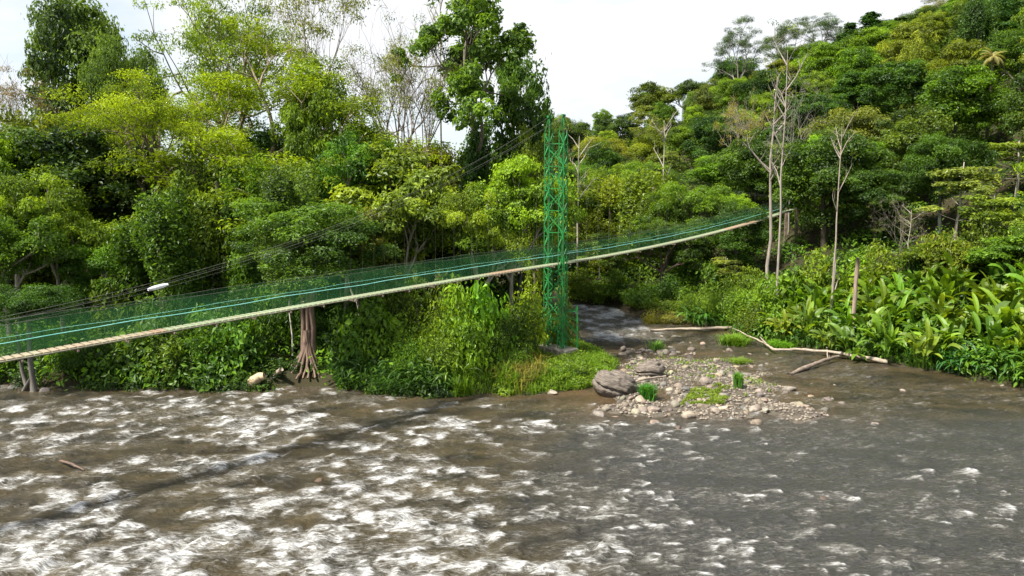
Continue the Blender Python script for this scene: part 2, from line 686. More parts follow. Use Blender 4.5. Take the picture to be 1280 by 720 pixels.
gx = axis([(-200, -60, 6), (-60, 45, 0.6), (45, 120, 3), (120, 400, 14)])
gy = axis([(-80, 34, 4), (34, 100, 0.6), (100, 220, 3), (220, 480, 14)])
GX, GY = np.meshgrid(gx, gy, indexing='ij')
GZ = ground(GX, GY)
dB_ = sdist(GX, GY, POLY_B)
grav = np.clip(sstep(-6, -1.5, dB_), 0, 1)
dRi = sdist(GX, GY, POLY_R)
grav = np.maximum(grav * (sdist(GX, GY, POLY_L) < 0), 0)
M_GROUND = ground_material()
terr = link('terrain', mesh_np('terrain', np.stack([GX, GY, GZ], -1).reshape(-1, 3), grid_faces(len(gx), len(gy)), {'tint': grav.ravel()}, True), M_GROUND)
tag(terr, kind='structure')

# ------------------------------------------------------------------ river
wx = axis([(-200, -46, 4), (-46, 46, 0.125), (46, 120, 4)])
wyl = [-40.0, -20, -5, 5, 12, 15, 17]
y = 18.0
while y < 108:
    wyl.append(y)
    y += 0.085 * (y / 26.0) ** 1.15
wyl += [112, 120]
wy = np.array(wyl)
WX, WY = np.meshgrid(wx, wy, indexing='ij')
rng = np.random.default_rng(3)
foam = np.zeros(WX.shape)
hgt = np.zeros(WX.shape)


def foam_density(px, py):
    """how broken the river is at this pixel of the photograph (0..1)"""
    d = 0.92 * (1 - sstep(560, 1000, px + (py - 500) * 0.2))
    d = max(d, 0.60 * (1 - sstep(820, 1150, px)))
    if py < 505 and 130 < px < 720:
        d *= 0.6
    if px > 1000:
        d = 0.20 + 0.10 * (py > 600)
    if py > 600 and px > 800:
        d = max(d, 0.36 * (1 - sstep(1120, 1240, px)))
    if 650 < px < 850 and py < 528:
        d *= 0.15
    return d


nb = 0
tries = 0
while nb < 2300 and tries < 200000:
    tries += 1
    px = rng.uniform(-140, 1400)
    py = rng.uniform(484, 790)
    bx, by = on_z(px, py)
    # even density over the water itself, weighted by how broken it is
    if rng.random() > (by / 52.0) ** 1.5 + 0.12:
        continue
    if rng.random() > foam_density(px, py) * (0.45 + 1.0 * float(sstep(0.36, 0.62, fbm(bx * 0.14 + by * 0.05, by * 0.2, 3, 33)))):
        continue
    left = 1 - sstep(500, 900, px)
    ang = R(128 * left + 165 * (1 - left) + rng.normal(0, 14))     # where the froth trails to
    ux, uy = math.cos(ang), math.sin(ang)
    wid = rng.uniform(0.16, 0.52) * (0.65 + 0.6 * left)
    ln = rng.uniform(0.35, 1.2) * (0.7 + 0.5 * left)
    if rng.random() < 0.10:
        wid *= 1.7
        ln *= 1.6
    amp = rng.uniform(0.5, 1.2)
    rr = 3.2 * max(wid, ln) + 1
    i0, i1 = np.searchsorted(wx, [bx - rr, bx + rr])
    j0, j1 = np.searchsorted(wy, [by - rr, by + rr])
    sx, sy = WX[i0:i1, j0:j1] - bx, WY[i0:i1, j0:j1] - by
    if sx.size == 0:
        continue
    wob = (fbm(WX[i0:i1, j0:j1] * 1.3, WY[i0:i1, j0:j1] * 1.3, 3, 31) - 0.5) * 1.5
    s = sx * ux + sy * uy + wob * 0.7
    t = -sx * uy + sy * ux + wob * 0.5
    s = s - 0.35 * t * t / wid
    env = np.exp(-(t / wid) ** 2 * 1.1)
    fr = sstep(-0.16, 0.10, s) * np.exp(-np.clip(s, 0, 99) / ln)
    foam[i0:i1, j0:j1] = np.maximum(foam[i0:i1, j0:j1], amp * fr * env * 1.1)
    hgt[i0:i1, j0:j1] += 0.07 * amp * env * (np.exp(-((s - 0.10) / 0.32) ** 2) - 0.35 * np.exp(-((s + 0.55) / 0.5) ** 2))
    nb += 1
# broad patches of thin froth drifting between the breakers
ca, sa = math.cos(R(-30)), math.sin(R(-30))
U, Vv = WX * ca - WY * sa, WX * sa + WY * ca
pxg, pyg = to_px(WX, np.maximum(WY, 14), 0)
dens = 0.92 * (1 - sstep(520, 1050, pxg + (pyg - 500) * 0.2))
dens = np.maximum(dens, 0.30 * (1 - sstep(850, 1300, pxg)))
patch = fbm(WX * 0.22, WY * 0.34, 5, 41)
streak = fbm(U * 0.6, Vv * 1.6, 5, 51, 0.62)
foam = np.maximum(foam, np.clip((patch - 0.42) * 1.4, 0, 0.26) * dens + 0.9 * np.clip(streak - 0.52, 0, 1) * dens)
foam += 0.15 * dens
# fine flecks of froth drawn out along the current everywhere
fleck = fbm(U * 1.1, Vv * 3.4, 4, 55, 0.6) + 0.05 * dens
open_w = sstep(36, 20, WY) * 0 + 1
foam = np.maximum(foam, (0.27 + 0.9 * np.clip(fleck - 0.45, 0, 1)) * (0.55 + 0.45 * patch * 2) * 0.85)
# smooth dark glides between the rapids
glide = sstep(0.56, 0.66, fbm(WX * 0.28 + 5, WY * 0.5, 3, 57))
foam *= 1 - 0.6 * glide
# side channel riffle
rif = np.exp(-(((WX - 9.5) / 5.5) ** 2)) * sstep(58, 64, WY) * (1 - sstep(86, 92, WY))
foam = np.maximum(foam, rif * (0.62 + 2.2 * np.clip(fbm(WX * 0.8, WY * 0.5, 4, 61) - 0.42, 0, 1)) * 0.95)
rif2 = np.exp(-(((WX - 17.5) / 3.0) ** 2 + ((WY - 60) / 5.0) ** 2))
foam = np.maximum(foam, rif2 * 1.5 * np.clip(fbm(WX * 0.8, WY * 0.6, 4, 62) - 0.45, 0, 1))
chop = (fbm(WX * 0.9, WY * 0.9, 3, 71) - 0.5) * 0.14 + (fbm(U * 1.0, Vv * 2.4, 4, 81, 0.55) - 0.5) * 0.20
calm = np.exp(-(((WX - 4.5) / 4.5) ** 2 + ((WY - 44.3) / 1.6) ** 2))           # still brown pool under the island
chop *= (0.55 + 0.45 * np.clip(dens + 0.35, 0, 1)) * (1 - 0.8 * calm)
foam *= (1 - 0.97 * calm)
g = ground(WX, WY)
shallow = np.clip(sstep(-0.40, 0.05, g + 0.5 * (fbm(WX * 0.7, WY * 0.9, 4, 91) - 0.5)) * 0.55 + calm * 0.5, 0, 1)
sky_sheen = 0.85 * sstep(-3, 7, WX + 4 * (fbm(WX * 0.15, WY * 0.2, 3, 93) - 0.5)) * (1 - sstep(36, 43, WY + 3 * (fbm(WX * 0.3, WY * 0.3, 3, 94) - 0.5)))  # where the sky's grey reflection is painted on, right-hand near water
far_edge = 1 - sstep(100, 108, WY)
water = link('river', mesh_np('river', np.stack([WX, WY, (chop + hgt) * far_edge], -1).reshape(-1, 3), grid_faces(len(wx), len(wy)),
                              {'foam': np.clip(foam, 0, 1).ravel(), 'shallow': shallow.ravel(), 'sky_sheen': sky_sheen.ravel()}, True), water_material())
tag(water, kind='structure')
del foam, hgt, U, Vv, patch, streak, chop, g


# ------------------------------------------------------------------ foliage
def unit(v):
    return v / (np.linalg.norm(v, axis=-1, keepdims=True) + 1e-9)


def leaf_quads(P, N, Lh, rng, wid=0.55, fold=0.12, droop=0.0):
    n = len(P)
    N = unit(N)
    t = unit(np.cross(N, rng.normal(size=(n, 3))))
    if droop:
        t = unit(t + np.array([0, 0, -droop]))
        N = unit(N - t * np.sum(N * t, 1, keepdims=True))
    b = np.cross(N, t)
    Lh = np.broadcast_to(Lh, (n,))[:, None]
    base = P - t * Lh * 0.5
    tip = P + t * Lh * 0.5 - np.array([0, 0, 1]) * Lh * 0.08
    mid = P - t * Lh * 0.05
    l = mid + b * Lh * wid * 0.5 + N * Lh * fold
    r = mid - b * Lh * wid * 0.5 + N * Lh * fold
    V = np.stack([base, r, tip, l], 1).reshape(-1, 3)
    F = np.arange(n * 4).reshape(n, 4)
    return V, F


def clumps_mesh(name, C, Rad, counts, leaf, rng, wid=0.55, up=0.55, rnd=0.55, bottom=-0.35, droop=0.0, shell=0.6, tintspread=0.55, tbias=None):
    """leaf-covered lobes. C (m,3) centres, Rad (m,3) radii"""
    VV, FF, TT = [], [], []
    off = 0
    for i in range(len(C)):
        n = int(counts[i])
        if n <= 0:
            continue
        d = unit(rng.normal(size=(int(n * 1.5) + 4, 3)))
        d = d[d[:, 2] > bottom + 0.25 * rng.normal(size=len(d))][:n]
        k = unit(rng.normal(size=(3, 3))) * np.array([[2.5], [4.5], [7.0]])
        ph = rng.uniform(0, 6.28, 3)
        lump = 1 + sum(a * np.sin(d @ k[j] + ph[j]) for j, a in enumerate((0.18, 0.15, 0.12)))
        stray = rng.random(len(d)) < 0.16
        lump = lump * np.where(stray, rng.uniform(1.0, 1.45, len(d)), 1.0)
        rr = (shell + (1 - shell) * rng.random(len(d)) ** 0.6) * lump
        P = C[i] + d * Rad[i] * rr[:, None]
        nrm = unit(d / Rad[i] * Rad[i].mean())
        nrm = nrm * 1.0 + np.array([0, 0, up]) + rng.normal(size=d.shape) * rnd
        V, F = leaf_quads(P, nrm, leaf * rng.uniform(0.5, 1.55, len(d)), rng, wid, droop=droop)
        ct = rng.uniform(-1, 1) * 0.5 * tintspread + 0.5 if tbias is None else tbias[i]
        t = np.clip(ct + rng.normal(0, 0.16, len(d)) + 0.5 * (lump - 1), 0, 1)
        VV.append(V)
        FF.append(F + off)
        TT.append(np.repeat(t, 4))
        off += len(V)
    return mesh_np(name, np.concatenate(VV), np.concatenate(FF), {'tint': np.concatenate(TT)})


def rot_about(v, axis_, ang):
    axis_ = axis_ / np.linalg.norm(axis_)
    c, s = math.cos(ang), math.sin(ang)
    return v * c + np.cross(axis_, v) * s + axis_ * np.dot(axis_, v) * (1 - c)


def skeleton(rng, H, fork, r0, levels, nchild, spread, lenfac, upt, wob=0.12, lean=(0, 0), limb_len=None, gather=None):
    """branching trunk: returns MB of tubes and list of tips [(p, level_radius)]"""
    mb = MB()
    tips = []
    nodes = []

    def seg(p, d, Ln, r, r2, nseg, up):
        pts = [p]
        rad = [r]
        for i in range(nseg):
            d = d + rng.normal(size=3) * wob + np.array([0, 0, up])
            d = d / np.linalg.norm(d)
            p = p + d * Ln / nseg
            pts.append(p)
            rad.append(r + (r2 - r) * (i + 1) / nseg)
        return pts, rad, p, d

    def grow(p, d, Ln, r, lev):
        pts, rad, e, de = seg(p, d, Ln, r, r * 0.58, 4 if lev > 1 else 3, upt)
        mb.tube(pts, rad, 6 if r > 0.1 else (4 if r > 0.03 else 3), cap=False)
        nodes.append(pts[-2])
        if lev <= 0:
            tips.append(e)
            return
        k = nchild if isinstance(nchild, int) else rng.integers(nchild[0], nchild[1] + 1)
        az0 = rng.uniform(0, 6.28)
        for c in range(k):
            ax = np.cross(de, [0.3, 0.2, 1.0])
            ax = rot_about(ax, de, az0 + c * 2 * math.pi / k + rng.normal() * 0.35)
            nd_ = rot_about(de, ax, spread * rng.uniform(0.6, 1.25))
            q = e if c < 2 else pts[-2]
            grow(np.asarray(q), nd_, Ln * lenfac * rng.uniform(0.75, 1.2), r * 0.56, lev - 1)

    d0 = np.array([lean[0], lean[1], 1.0])
    d0 /= np.linalg.norm(d0)
    pts = [np.array([0, 0, -0.6])]
    rad = [r0 * 1.35]
    p = np.array([0, 0, 0.5])
    pts.append(p)
    rad.append(r0)
    nseg = 6
    for i in range(nseg):
        d0 = d0 + rng.normal(size=3) * 0.05
        d0 /= np.linalg.norm(d0)
        p = p + d0 * (H * fork - 0.5) / nseg
        pts.append(p)
        rad.append(r0 * (1 - 0.38 * (i + 1) / nseg))
    mb.tube(pts, rad, 8, cap=False)
    k = nchild if isinstance(nchild, int) else nchild[1]
    az0 = rng.uniform(0, 6.28)
    for c in range(k + 1):
        ax = rot_about(np.array([1.0, 0, 0]), np.array([0, 0, 1.0]), az0 + c * 2 * math.pi / (k + 1) + rng.normal() * 0.3)
        nd_ = rot_about(d0, ax, spread * rng.uniform(0.5, 1.3)) if c else d0
        q = pts[-1] if c < 3 else pts[-2]
        grow(np.asarray(q), nd_, (limb_len or H * (1 - fork) * 0.45) * rng.uniform(0.8, 1.15), r0 * 0.55, levels)
    tips = np.array(tips)
    nodes = np.array(nodes)
    pts = np.array(pts)
    off = tips.mean(0)

    def sh(A):
        A = np.array(A, float)
        A[:, :2] -= off[:2] * (np.clip(A[:, 2:3], 0, None) / off[2])
        return A
    mb.V = [sh(v) for v in mb.V]
    return mb, sh(tips), sh(nodes), sh(pts)


KIND = {}


def reg(kind, trunk, crown, H, Rr, leafmat=M_LEAF, extra=None):
    KIND.setdefault(kind, []).append(dict(trunk=trunk, crown=crown, H=H, R=Rr, mat=leafmat, extra=extra))


def simple_trunk(rng, H, r, top=0.8, C=None):
    mb = MB()
    k = 7
    z = np.linspace(-0.8, H * top, k)
    xy = np.cumsum(rng.normal(size=(k, 2)) * 0.12, axis=0)
    P = np.column_stack([xy - xy[0], z])
    mb.tube(P, np.linspace(r * 1.2, r * 0.4, k), 7, cap=False)
    if C is not None:
        for c in C:
            s = P[rng.integers(k // 2, k)]
            m = (s + c) / 2 + np.array([0, 0, -0.4])
            mb.tube([s, m, c], [r * 0.35, r * 0.25, r * 0.08], 4, cap=False)
    return mb.mesh('trunk', True)


# broad domed rainforest crowns, built of many lobes
for v in range(6):
    rg = np.random.default_rng(100 + v)
    H, Rr = 13.0, 5.0
    n = 84
    d = unit(rg.normal(size=(n * 3, 3)))
    d = d[d[:, 2] > -0.45][:n]
    sq = np.array([1, rg.uniform(0.85, 1.1), rg.uniform(0.85, 1.15)])
    C = d * Rr * sq * rg.uniform(0.55, 1.08, (n, 1)) + np.array([0, 0, H - Rr * sq[2] * 0.95])
    low = unit(rg.normal(size=(12, 3))) * Rr * 0.7 * np.array([1, 1, 0.6]) + np.array([0, 0, H - Rr * 1.5])
    C = np.concatenate([C, low])
    rad = (0.5 + 1.1 * rg.random((len(C), 1)) ** 1.6) * np.array([1.15, 1.15, 0.72]) * rg.uniform(0.8, 1.25, (len(C), 3))
    inner = unit(rg.normal(size=(8, 3))) * Rr * 0.35 + np.array([0, 0, H - Rr * 0.95])
    rad = np.concatenate([rad, np.full((8, 3), 2.0)])
    C = np.concatenate([C, inner])
    lf = (0.24, 0.28, 0.22, 0.26, 0.34, 0.30)[v]
    cnt = (rad[:, 0] ** 2 * 25.0 / lf ** 1.7).astype(int)
    cnt[-8:] = 260
    me = clumps_mesh('crown', C, rad, cnt, lf, rg, tintspread=0.85, rnd=0.55)
    reg('dome', simple_trunk(rg, H, 0.28, 0.75, C[:10]), me, H + 0.3, Rr * 1.17)

# near broadleaf trees with finer foliage on real limbs
for v in range(5):
    rg = np.random.default_rng(200 + v)
    H = 13.0
    mb, tips, nodes, _ = skeleton(rg, H, 0.34, 0.26, 2, (3, 4), R(42), 0.72, 0.05, limb_len=3.3)
    keep = tips
    rad = rg.uniform(0.55, 1.35, (len(keep), 1)) * np.array([1.1, 1.1, 0.66]) * rg.uniform(0.75, 1.25, (len(keep), 3))
    low = nodes[rg.integers(0, len(nodes), 16)] + rg.normal(size=(16, 3)) * 0.5
    C = np.concatenate([keep, low])
    rad = np.concatenate([rad, rg.uniform(0.7, 1.2, (16, 1)) * np.array([1, 1, 0.8])])
    cnt = (rad[:, 0] ** 2 * (440 if v != 3 else 290)).astype(int)
    me = clumps_mesh('crown', C, rad, cnt, [0.21, 0.25, 0.19, 0.34, 0.22][v], rg, tintspread=0.7, wid=0.5)
    ex = np.percentile(np.linalg.norm(C[:, :2], axis=1), 84) + 0.7
    reg('broad', mb.mesh('trunk', True), me, float(C[:, 2].max() + 0.7), float(ex))

# feathery spreading yellow green tree: flat light sprays on long open limbs
for v in range(2):
    rg = np.random.default_rng(300 + v)
    H = 18.0
    mb, tips, nodes, _ = skeleton(rg, H, 0.40, 0.44, 3, (3, 3), R(40), 0.74, 0.03, limb_len=5.0, wob=0.13)
    C = tips + rg.normal(size=tips.shape) * 0.3
    add = nodes[nodes[:, 2] > H * 0.45]
    add = add[rg.integers(0, len(add), int(len(add) * 0.18))] + np.array([0, 0, 0.3])
    C = np.concatenate([C, add])
    rad = rg.uniform(0.55, 1.5, (len(C), 1)) * np.array([1.15, 1.15, 0.48])
    cnt = (rad[:, 0] ** 2 * 160).astype(int)
    me = clumps_mesh('crown', C, rad, cnt, 0.19, rg, wid=0.42, up=0.7, rnd=0.8, bottom=-0.7, shell=0.35, tintspread=0.8)
    ex = np.percentile(np.linalg.norm(C[:, :2], axis=1), 84) + 0.7
    reg('feather', mb.mesh('trunk', True), me, float(C[:, 2].max() + 0.4), float(ex))

# open tall tree: bunches of leaves at branch ends, sky between
for v in range(2):
    rg = np.random.default_rng(350 + v)
    H = 26.0
    mb, tips, nodes, stem = skeleton(rg, H, 0.52, 0.36, 3, (3, 3), R(36), 0.68, 0.02, limb_len=5.2, wob=0.15)
    C = tips
    rad = rg.uniform(0.5, 1.05, (len(C), 1)) * np.array([1.05, 1.05, 0.7])
    cnt = (rad[:, 0] ** 2 * 230).astype(int)
    me = clumps_mesh('crown', C, rad, cnt, 0.34, rg, wid=0.55, bottom=-0.7, shell=0.4, tintspread=0.6)
    # creepers hanging all down the stem
    vc, vr = [], []
    for i in range(46):
        t = rg.random() ** 1.2
        q = stem[1] + (stem[-1] - stem[1]) * t
        w = 2.6 * (1 - t) ** 0.9 + 0.6
        vc.append(q + np.array([rg.normal() * w * 0.45, rg.normal() * w * 0.45, rg.normal() * 0.5]))
        vr.append([0.5 + 0.35 * w * rg.random(), 0.5 + 0.35 * w * rg.random(), 1.1 + rg.random()])
    ext = clumps_mesh('creepers', np.array(vc), np.array(vr), [420] * len(vc), 0.25, rg, bottom=-0.9, droop=0.7, up=0.2, tintspread=0.5)
    ex = np.percentile(np.linalg.norm(C[:, :2], axis=1), 84) + 0.6
    reg('tall', mb.mesh('trunk', True), me, float(C[:, 2].max() + 0.5), float(ex), extra=ext)

# nearly leafless pale tree
for v in range(3):
    rg = np.random.default_rng(400 + v)
    H = 20.0
    mb, tips, nodes, _ = skeleton(rg, H, 0.36, (0.34, 0.24, 0.20)[v], 4, (2, 3), R(27), 0.74, 0.02, limb_len=4.6, wob=0.13)
    for q in tips:
        for k in range(3):
            e = q + rg.normal(size=3) * 0.6 + np.array([0, 0, 0.35])
            mb.tube([q, (q + e) / 2 + rg.normal(size=3) * 0.08, e], [0.018, 0.014, 0.008], 3, cap=False)
    sel = tips[rg.random(len(tips)) < (0.35, 0.6, 0.12)[v]]
    rad = rg.uniform(0.5, 1.1, (len(sel), 1)) * np.array([1.2, 1.2, 0.5])
    me = clumps_mesh('crown', sel, rad, (rad[:, 0] ** 2 * 60).astype(int), 0.2, rg, wid=0.4, bottom=-0.9, shell=0.2, up=0.8)
    ex = np.percentile(np.linalg.norm(tips[:, :2], axis=1), 92) + 0.5
    reg('bare', mb.mesh('trunk', True), me, float(tips[:, 2].max() + 0.3), float(ex))

# slim pale pole with a few dead limbs
for v in range(3):
    rg = np.random.default_rng(450 + v)
    H = 18.0
    mb = MB()
    k = 10
    z = np.linspace(-0.6, H, k)
    xy = np.cumsum(rg.normal(size=(k, 2)) * 0.13, axis=0)
    P = np.column_stack([(xy - xy[0]) * 0.6, z])
    mb.tube(P, np.linspace(0.15, 0.04, k), 8, cap=False)
    tp = []
    for i in range(8):
        t = rg.uniform(0.5, 0.98)
        j = min(int(t * (k - 1)), k - 2)
        q = P[j] + (P[j + 1] - P[j]) * (t * (k - 1) - j)
        az = rg.uniform(0, 6.28)
        Ln = rg.uniform(1.0, 3.2)
        dv = np.array([math.cos(az) * 0.7, math.sin(az) * 0.7, 0.85])
        e = q + dv * Ln
        m = q + dv * Ln * 0.5 + rg.normal(size=3) * 0.15
        mb.tube([q, m, e], [0.07, 0.05, 0.02], 5, cap=False)
        for s_ in range(3):
            b0 = q + dv * Ln * rg.uniform(0.4, 1)
            b1 = b0 + np.array([rg.normal() * 0.6, rg.normal() * 0.6, rg.uniform(0.3, 1.2)])
            mb.tube([b0, (b0 + b1) / 2 + rg.normal(size=3) * 0.06, b1], [0.03, 0.02, 0.01], 3, cap=False)
            tp.append(b1)
    tp = np.array(tp)
    me = clumps_mesh('crown', tp[::2], np.full((len(tp[::2]), 3), 0.55) * np.array([1.2, 1.2, 0.6]), [26] * len(tp[::2]), 0.2, rg, wid=0.45, shell=0.2)
    reg('pole', mb.mesh('trunk', True), me, H, 2.5)

# tiered crown of pale flat leaf layers
for v in range(3):
    rg = np.random.default_rng(500 + v)
    H = 13.0
    mb = MB()
    k = 8
    z = np.linspace(-0.6, H * 0.95, k)
    xy = np.cumsum(rg.normal(size=(k, 2)) * 0.1, axis=0)
    P = np.column_stack([xy - xy[0], z])
    mb.tube(P, np.linspace(0.16, 0.05, k), 7, cap=False)
    C, rad = [], []
    for i in range(24):
        t = rg.uniform(0.5, 1.0)
        j = min(int(t * (k - 1)), k - 2)
        q = P[j]
        az = rg.uniform(0, 6.28)
        Ln = (1.15 - t) * 5.2 * rg.uniform(0.5, 1.1) + 0.4
        e = q + np.array([math.cos(az) * Ln, math.sin(az) * Ln, Ln * rg.uniform(0.1, 0.75)])
        mb.tube([q, (q + e) / 2 - np.array([0, 0, 0.1]), e], [0.05, 0.04, 0.02], 4, cap=False)
        C.append(e)
        rr = rg.uniform(0.8, 1.5)
        rad.append([rr * rg.uniform(0.7, 1.3), rr, 0.48 * rg.uniform(0.6, 1.4)])
    me = clumps_mesh('crown', np.array(C), np.array(rad), [170] * len(C), 0.36, rg, wid=0.5, up=0.9, rnd=0.55, bottom=-0.6, shell=0.3)
    reg('tier', mb.mesh('trunk', True), me, H, 3.9)

# creeper-draped column
for v in range(3):
    rg = np.random.default_rng(550 + v)
    H = 12.0
    C, rad = [], []
    for i in range(34):
        t = rg.random()
        w = 2.6 * math.sin(math.pi * (0.15 + 0.7 * t)) ** 0.6
        az = rg.uniform(0, 6.28)
        C.append([math.cos(az) * w * 0.75, math.sin(az) * w * 0.75, 0.8 + t * (H - 1.6)])
        rad.append([0.85, 0.85, 1.5 + rg.random()])
    me = clumps_mesh('crown', np.array(C), np.array(rad), [560] * len(C), 0.24, rg, bottom=-0.9, droop=0.9, up=0.25, tintspread=0.6)
    reg('drape', simple_trunk(rg, H, 0.3, 0.9), me, H, 3.2)

# slender conical dark tree for the ridge
for v in range(2):
    rg = np.random.default_rng(580 + v)
    H = 14.0
    C, rad = [], []
    for i in range(40):
        t = rg.random()
        w = 2.2 * (1 - t) ** 0.7 + 0.2
        az = rg.uniform(0, 6.28)
        C.append([math.cos(az) * w * 0.6, math.sin(az) * w * 0.6, 2.5 + t * (H - 3.2)])
        rad.append([0.5 + 0.35 * w, 0.5 + 0.35 * w, 0.7])
    me = clumps_mesh('crown', np.array(C), np.array(rad), [240] * len(C), 0.32, rg, bottom=-0.7, tintspread=0.4)
    reg('spire', simple_trunk(rg, H, 0.2, 0.95), me, H, 2.2)

# bushes
for v in range(6):
    rg = np.random.default_rng(600 + v)
    H, Rr = 3.2, 2.1
    n = 22
    d = unit(rg.normal(size=(n * 2, 3)))
    d[:, 2] = np.abs(d[:, 2])
    C = d[:n] * np.array([Rr * 0.75, Rr * 0.75, H * 0.72]) * rg.uniform(0.35, 1.0, (n, 1)) + np.array([0, 0, 0.35])
    rad = rg.uniform(0.45, 0.95, (n, 1)) * np.array([1, 1, 0.8])
    lf = [0.15, 0.19, 0.24, 0.36, 0.17, 0.28][v]
    cnt = (rad[:, 0] ** 2 * 13.0 / lf ** 1.75).astype(int)
    me = clumps_mesh('foliage', C, rad, cnt, lf, rg, wid=[0.5, 0.45, 0.5, 0.62, 0.3, 0.5][v], bottom=-0.6, tintspread=0.7, up=0.5, droop=0.25)
    mb = MB()
    for c in C[:9]:
        mb.tube([np.array([rg.normal() * 0.15, rg.normal() * 0.15, -0.3]), c * np.array([0.4, 0.4, 0.5]), c], [0.045, 0.03, 0.012], 4, cap=False)
    reg('bush', mb.mesh('stem', True), me, H, Rr, M_LEAF if v not in (3, 5) else M_GLEAF)


# big-leaved plants of the right bank
def blade(mb, p, az, el, Ln, w, bend, pet, rng, tint, nseg=6):
    """one banana-like leaf on a stalk"""
    d = np.array([math.cos(az) * math.cos(el), math.sin(az) * math.cos(el), math.sin(el)])
    side = np.array([-math.sin(az), math.cos(az), 0.0])
    q = p + d * pet
    pts = [q]
    dirs = [d]
    for i in range(nseg):
        e = el - bend * ((i + 1) / nseg) ** 1.3
        dd = np.array([math.cos(az) * math.cos(e), math.sin(az) * math.cos(e), math.sin(e)])
        q = q + dd * Ln / nseg
        pts.append(q)
        dirs.append(dd)
    pts = np.array(pts)
    dirs = np.array(dirs)
    t = np.linspace(0, 1, nseg + 1)
    ww = w * np.sin(math.pi * np.clip(0.06 + t * 0.94, 0, 1)) ** 0.55
    ww[-1] = 0.01
    up = np.cross(side[None, :].repeat(nseg + 1, 0), dirs)
    up = -up * np.sign((up[:, 2:3]).mean() + 1e-9) * -1
    tw = rng.normal() * 0.35
    s2 = side[None, :] * math.cos(tw) + up * math.sin(tw)
    l = pts + s2 * ww[:, None] / 2 + up * ww[:, None] * 0.16
    r = pts - s2 * ww[:, None] / 2 + up * ww[:, None] * 0.16
    V = np.stack([l, pts, r], 1).reshape(-1, 3)
    i = np.arange(nseg) * 3
    F = np.concatenate([np.stack([i, i + 1, i + 4, i + 3], 1), np.stack([i + 1, i + 2, i + 5, i + 4], 1)])
    mb.add(V, F, np.clip(tint + rng.normal() * 0.06, 0, 1))
    mb.add(np.array([p - side * 0.025, p + side * 0.025, pts[0] + side * 0.02, pts[0] - side * 0.02]), np.array([[0, 1, 2, 3]]), tint * 0.8)


def bigleaf(seed, n, Ln, w, el0, el1, bend, pet, name):
    rg = np.random.default_rng(seed)
    mb = MB()
    for i in range(n):
        az = rg.uniform(0, 6.28)
        p = np.array([rg.normal() * 0.35, rg.normal() * 0.35, 0])
        blade(mb, p, az, R(rg.uniform(el0, el1)), Ln * rg.uniform(0.65, 1.2), w * rg.uniform(0.7, 1.2), R(rg.uniform(*bend)), pet * rg.uniform(0.4, 1.25), rg, 0.95 if rg.random() < 0.05 else rg.uniform(0.05, 0.85))
    me = mb.mesh(name)
    me.materials.append(M_GLEAF)
    return me


HELI = [bigleaf(700 + v, 34, 1.5, 0.36, 45, 88, (30, 100), 1.3, 'leaves') for v in range(4)]
CANE = [bigleaf(720 + v, 46, 1.7, 0.15, 40, 85, (60, 130), 0.7, 'leaves') for v in range(3)]


# palm
def palm_mesh(seed, Ln=3.4, n=20):
    rg = np.random.default_rng(seed)
    mb = MB()
    for k in range(n):
        az = k * 2.4 + rg.normal() * 0.15
        el = R(rg.uniform(5, 75))
        p = np.zeros(3)
        bend = R(rg.uniform(60, 100))
        q = p
        m = 16
        for i in range(m):
            e = el - bend * (i / m)
            dd = np.array([math.cos(az) * math.cos(e), math.sin(az) * math.cos(e), math.sin(e)])
            q2 = q + dd * Ln / m
            side = np.array([-math.sin(az), math.cos(az), 0])
            lw = 0.75 * math.sin(math.pi * (0.1 + 0.88 * i / m))
            for sg in (1, -1):
                tip = q2 + sg * side * lw + dd * 0.3 + np.array([0, 0, -0.32 * lw])
                mb.add(np.array([q, q2, tip]), np.array([[0, 1, 2]]), rg.uniform(0.4, 0.8))
            q = q2
    return mb.mesh('fronds')


# ------------------------------------------------------------------ placing
# greens (real leaf colours)
G_MID = (0.072, 0.140, 0.016)
G_LIT = (0.105, 0.185, 0.016)
G_DRK = (0.038, 0.082, 0.015)
G_YEL = (0.150, 0.175, 0.018)
G_GRY = (0.090, 0.130, 0.040)
G_OLV = (0.074, 0.108, 0.024)
G_BRT = (0.100, 0.185, 0.016)
BK_PALE = (0.42, 0.38, 0.31)
BK_DARK = (0.10, 0.080, 0.055)
BK_MID = (0.22, 0.18, 0.13)
prand = random.Random(5)


def jit(c, a=0.15):
    k = 1 + prand.uniform(-a, a)
    return (c[0] * k * (1 + prand.uniform(-a, a)), c[1] * k, c[2] * k * (1 + prand.uniform(-a, a)))


def plant(kind, x, y, h, r=None, var=None, color=G_MID, bark=BK_MID, name='tree', label='', cat='tree', group=None, rz=None, sink=0.0, extra=False, tilt=None):
    vs = KIND[kind]
    v = vs[prand.randrange(len(vs)) if var is None else var]
    z = gz(x, y) - sink
    e = bpy.data.objects.new(name, None)
    e.empty_display_size = 0.3
    COL.objects.link(e)
    e.location = (x, y, z)
    sz = h / v['H']
    sr = sz if r is None else r / v['R']
    e.scale = (sr, sr, sz)
    e.rotation_euler = (tilt[0] if tilt else 0, tilt[1] if tilt else 0, prand.uniform(0, 6.28) if rz is None else rz)
    tag(e, label, cat, group)
    bush = cat in ('bush', 'shrub')
    t = link('stem' if bush else 'trunk', v['trunk'], M_BARK, e, bark)
    color = (color[0] * 1.34, color[1] * 1.14, color[2] * 0.90)
    c = link('foliage' if bush else 'crown', v['crown'], v['mat'], e, jit(color))
    if extra and v['extra'] is not None:
        link('creepers', v['extra'], M_LEAF, e, G_DRK)
    return e


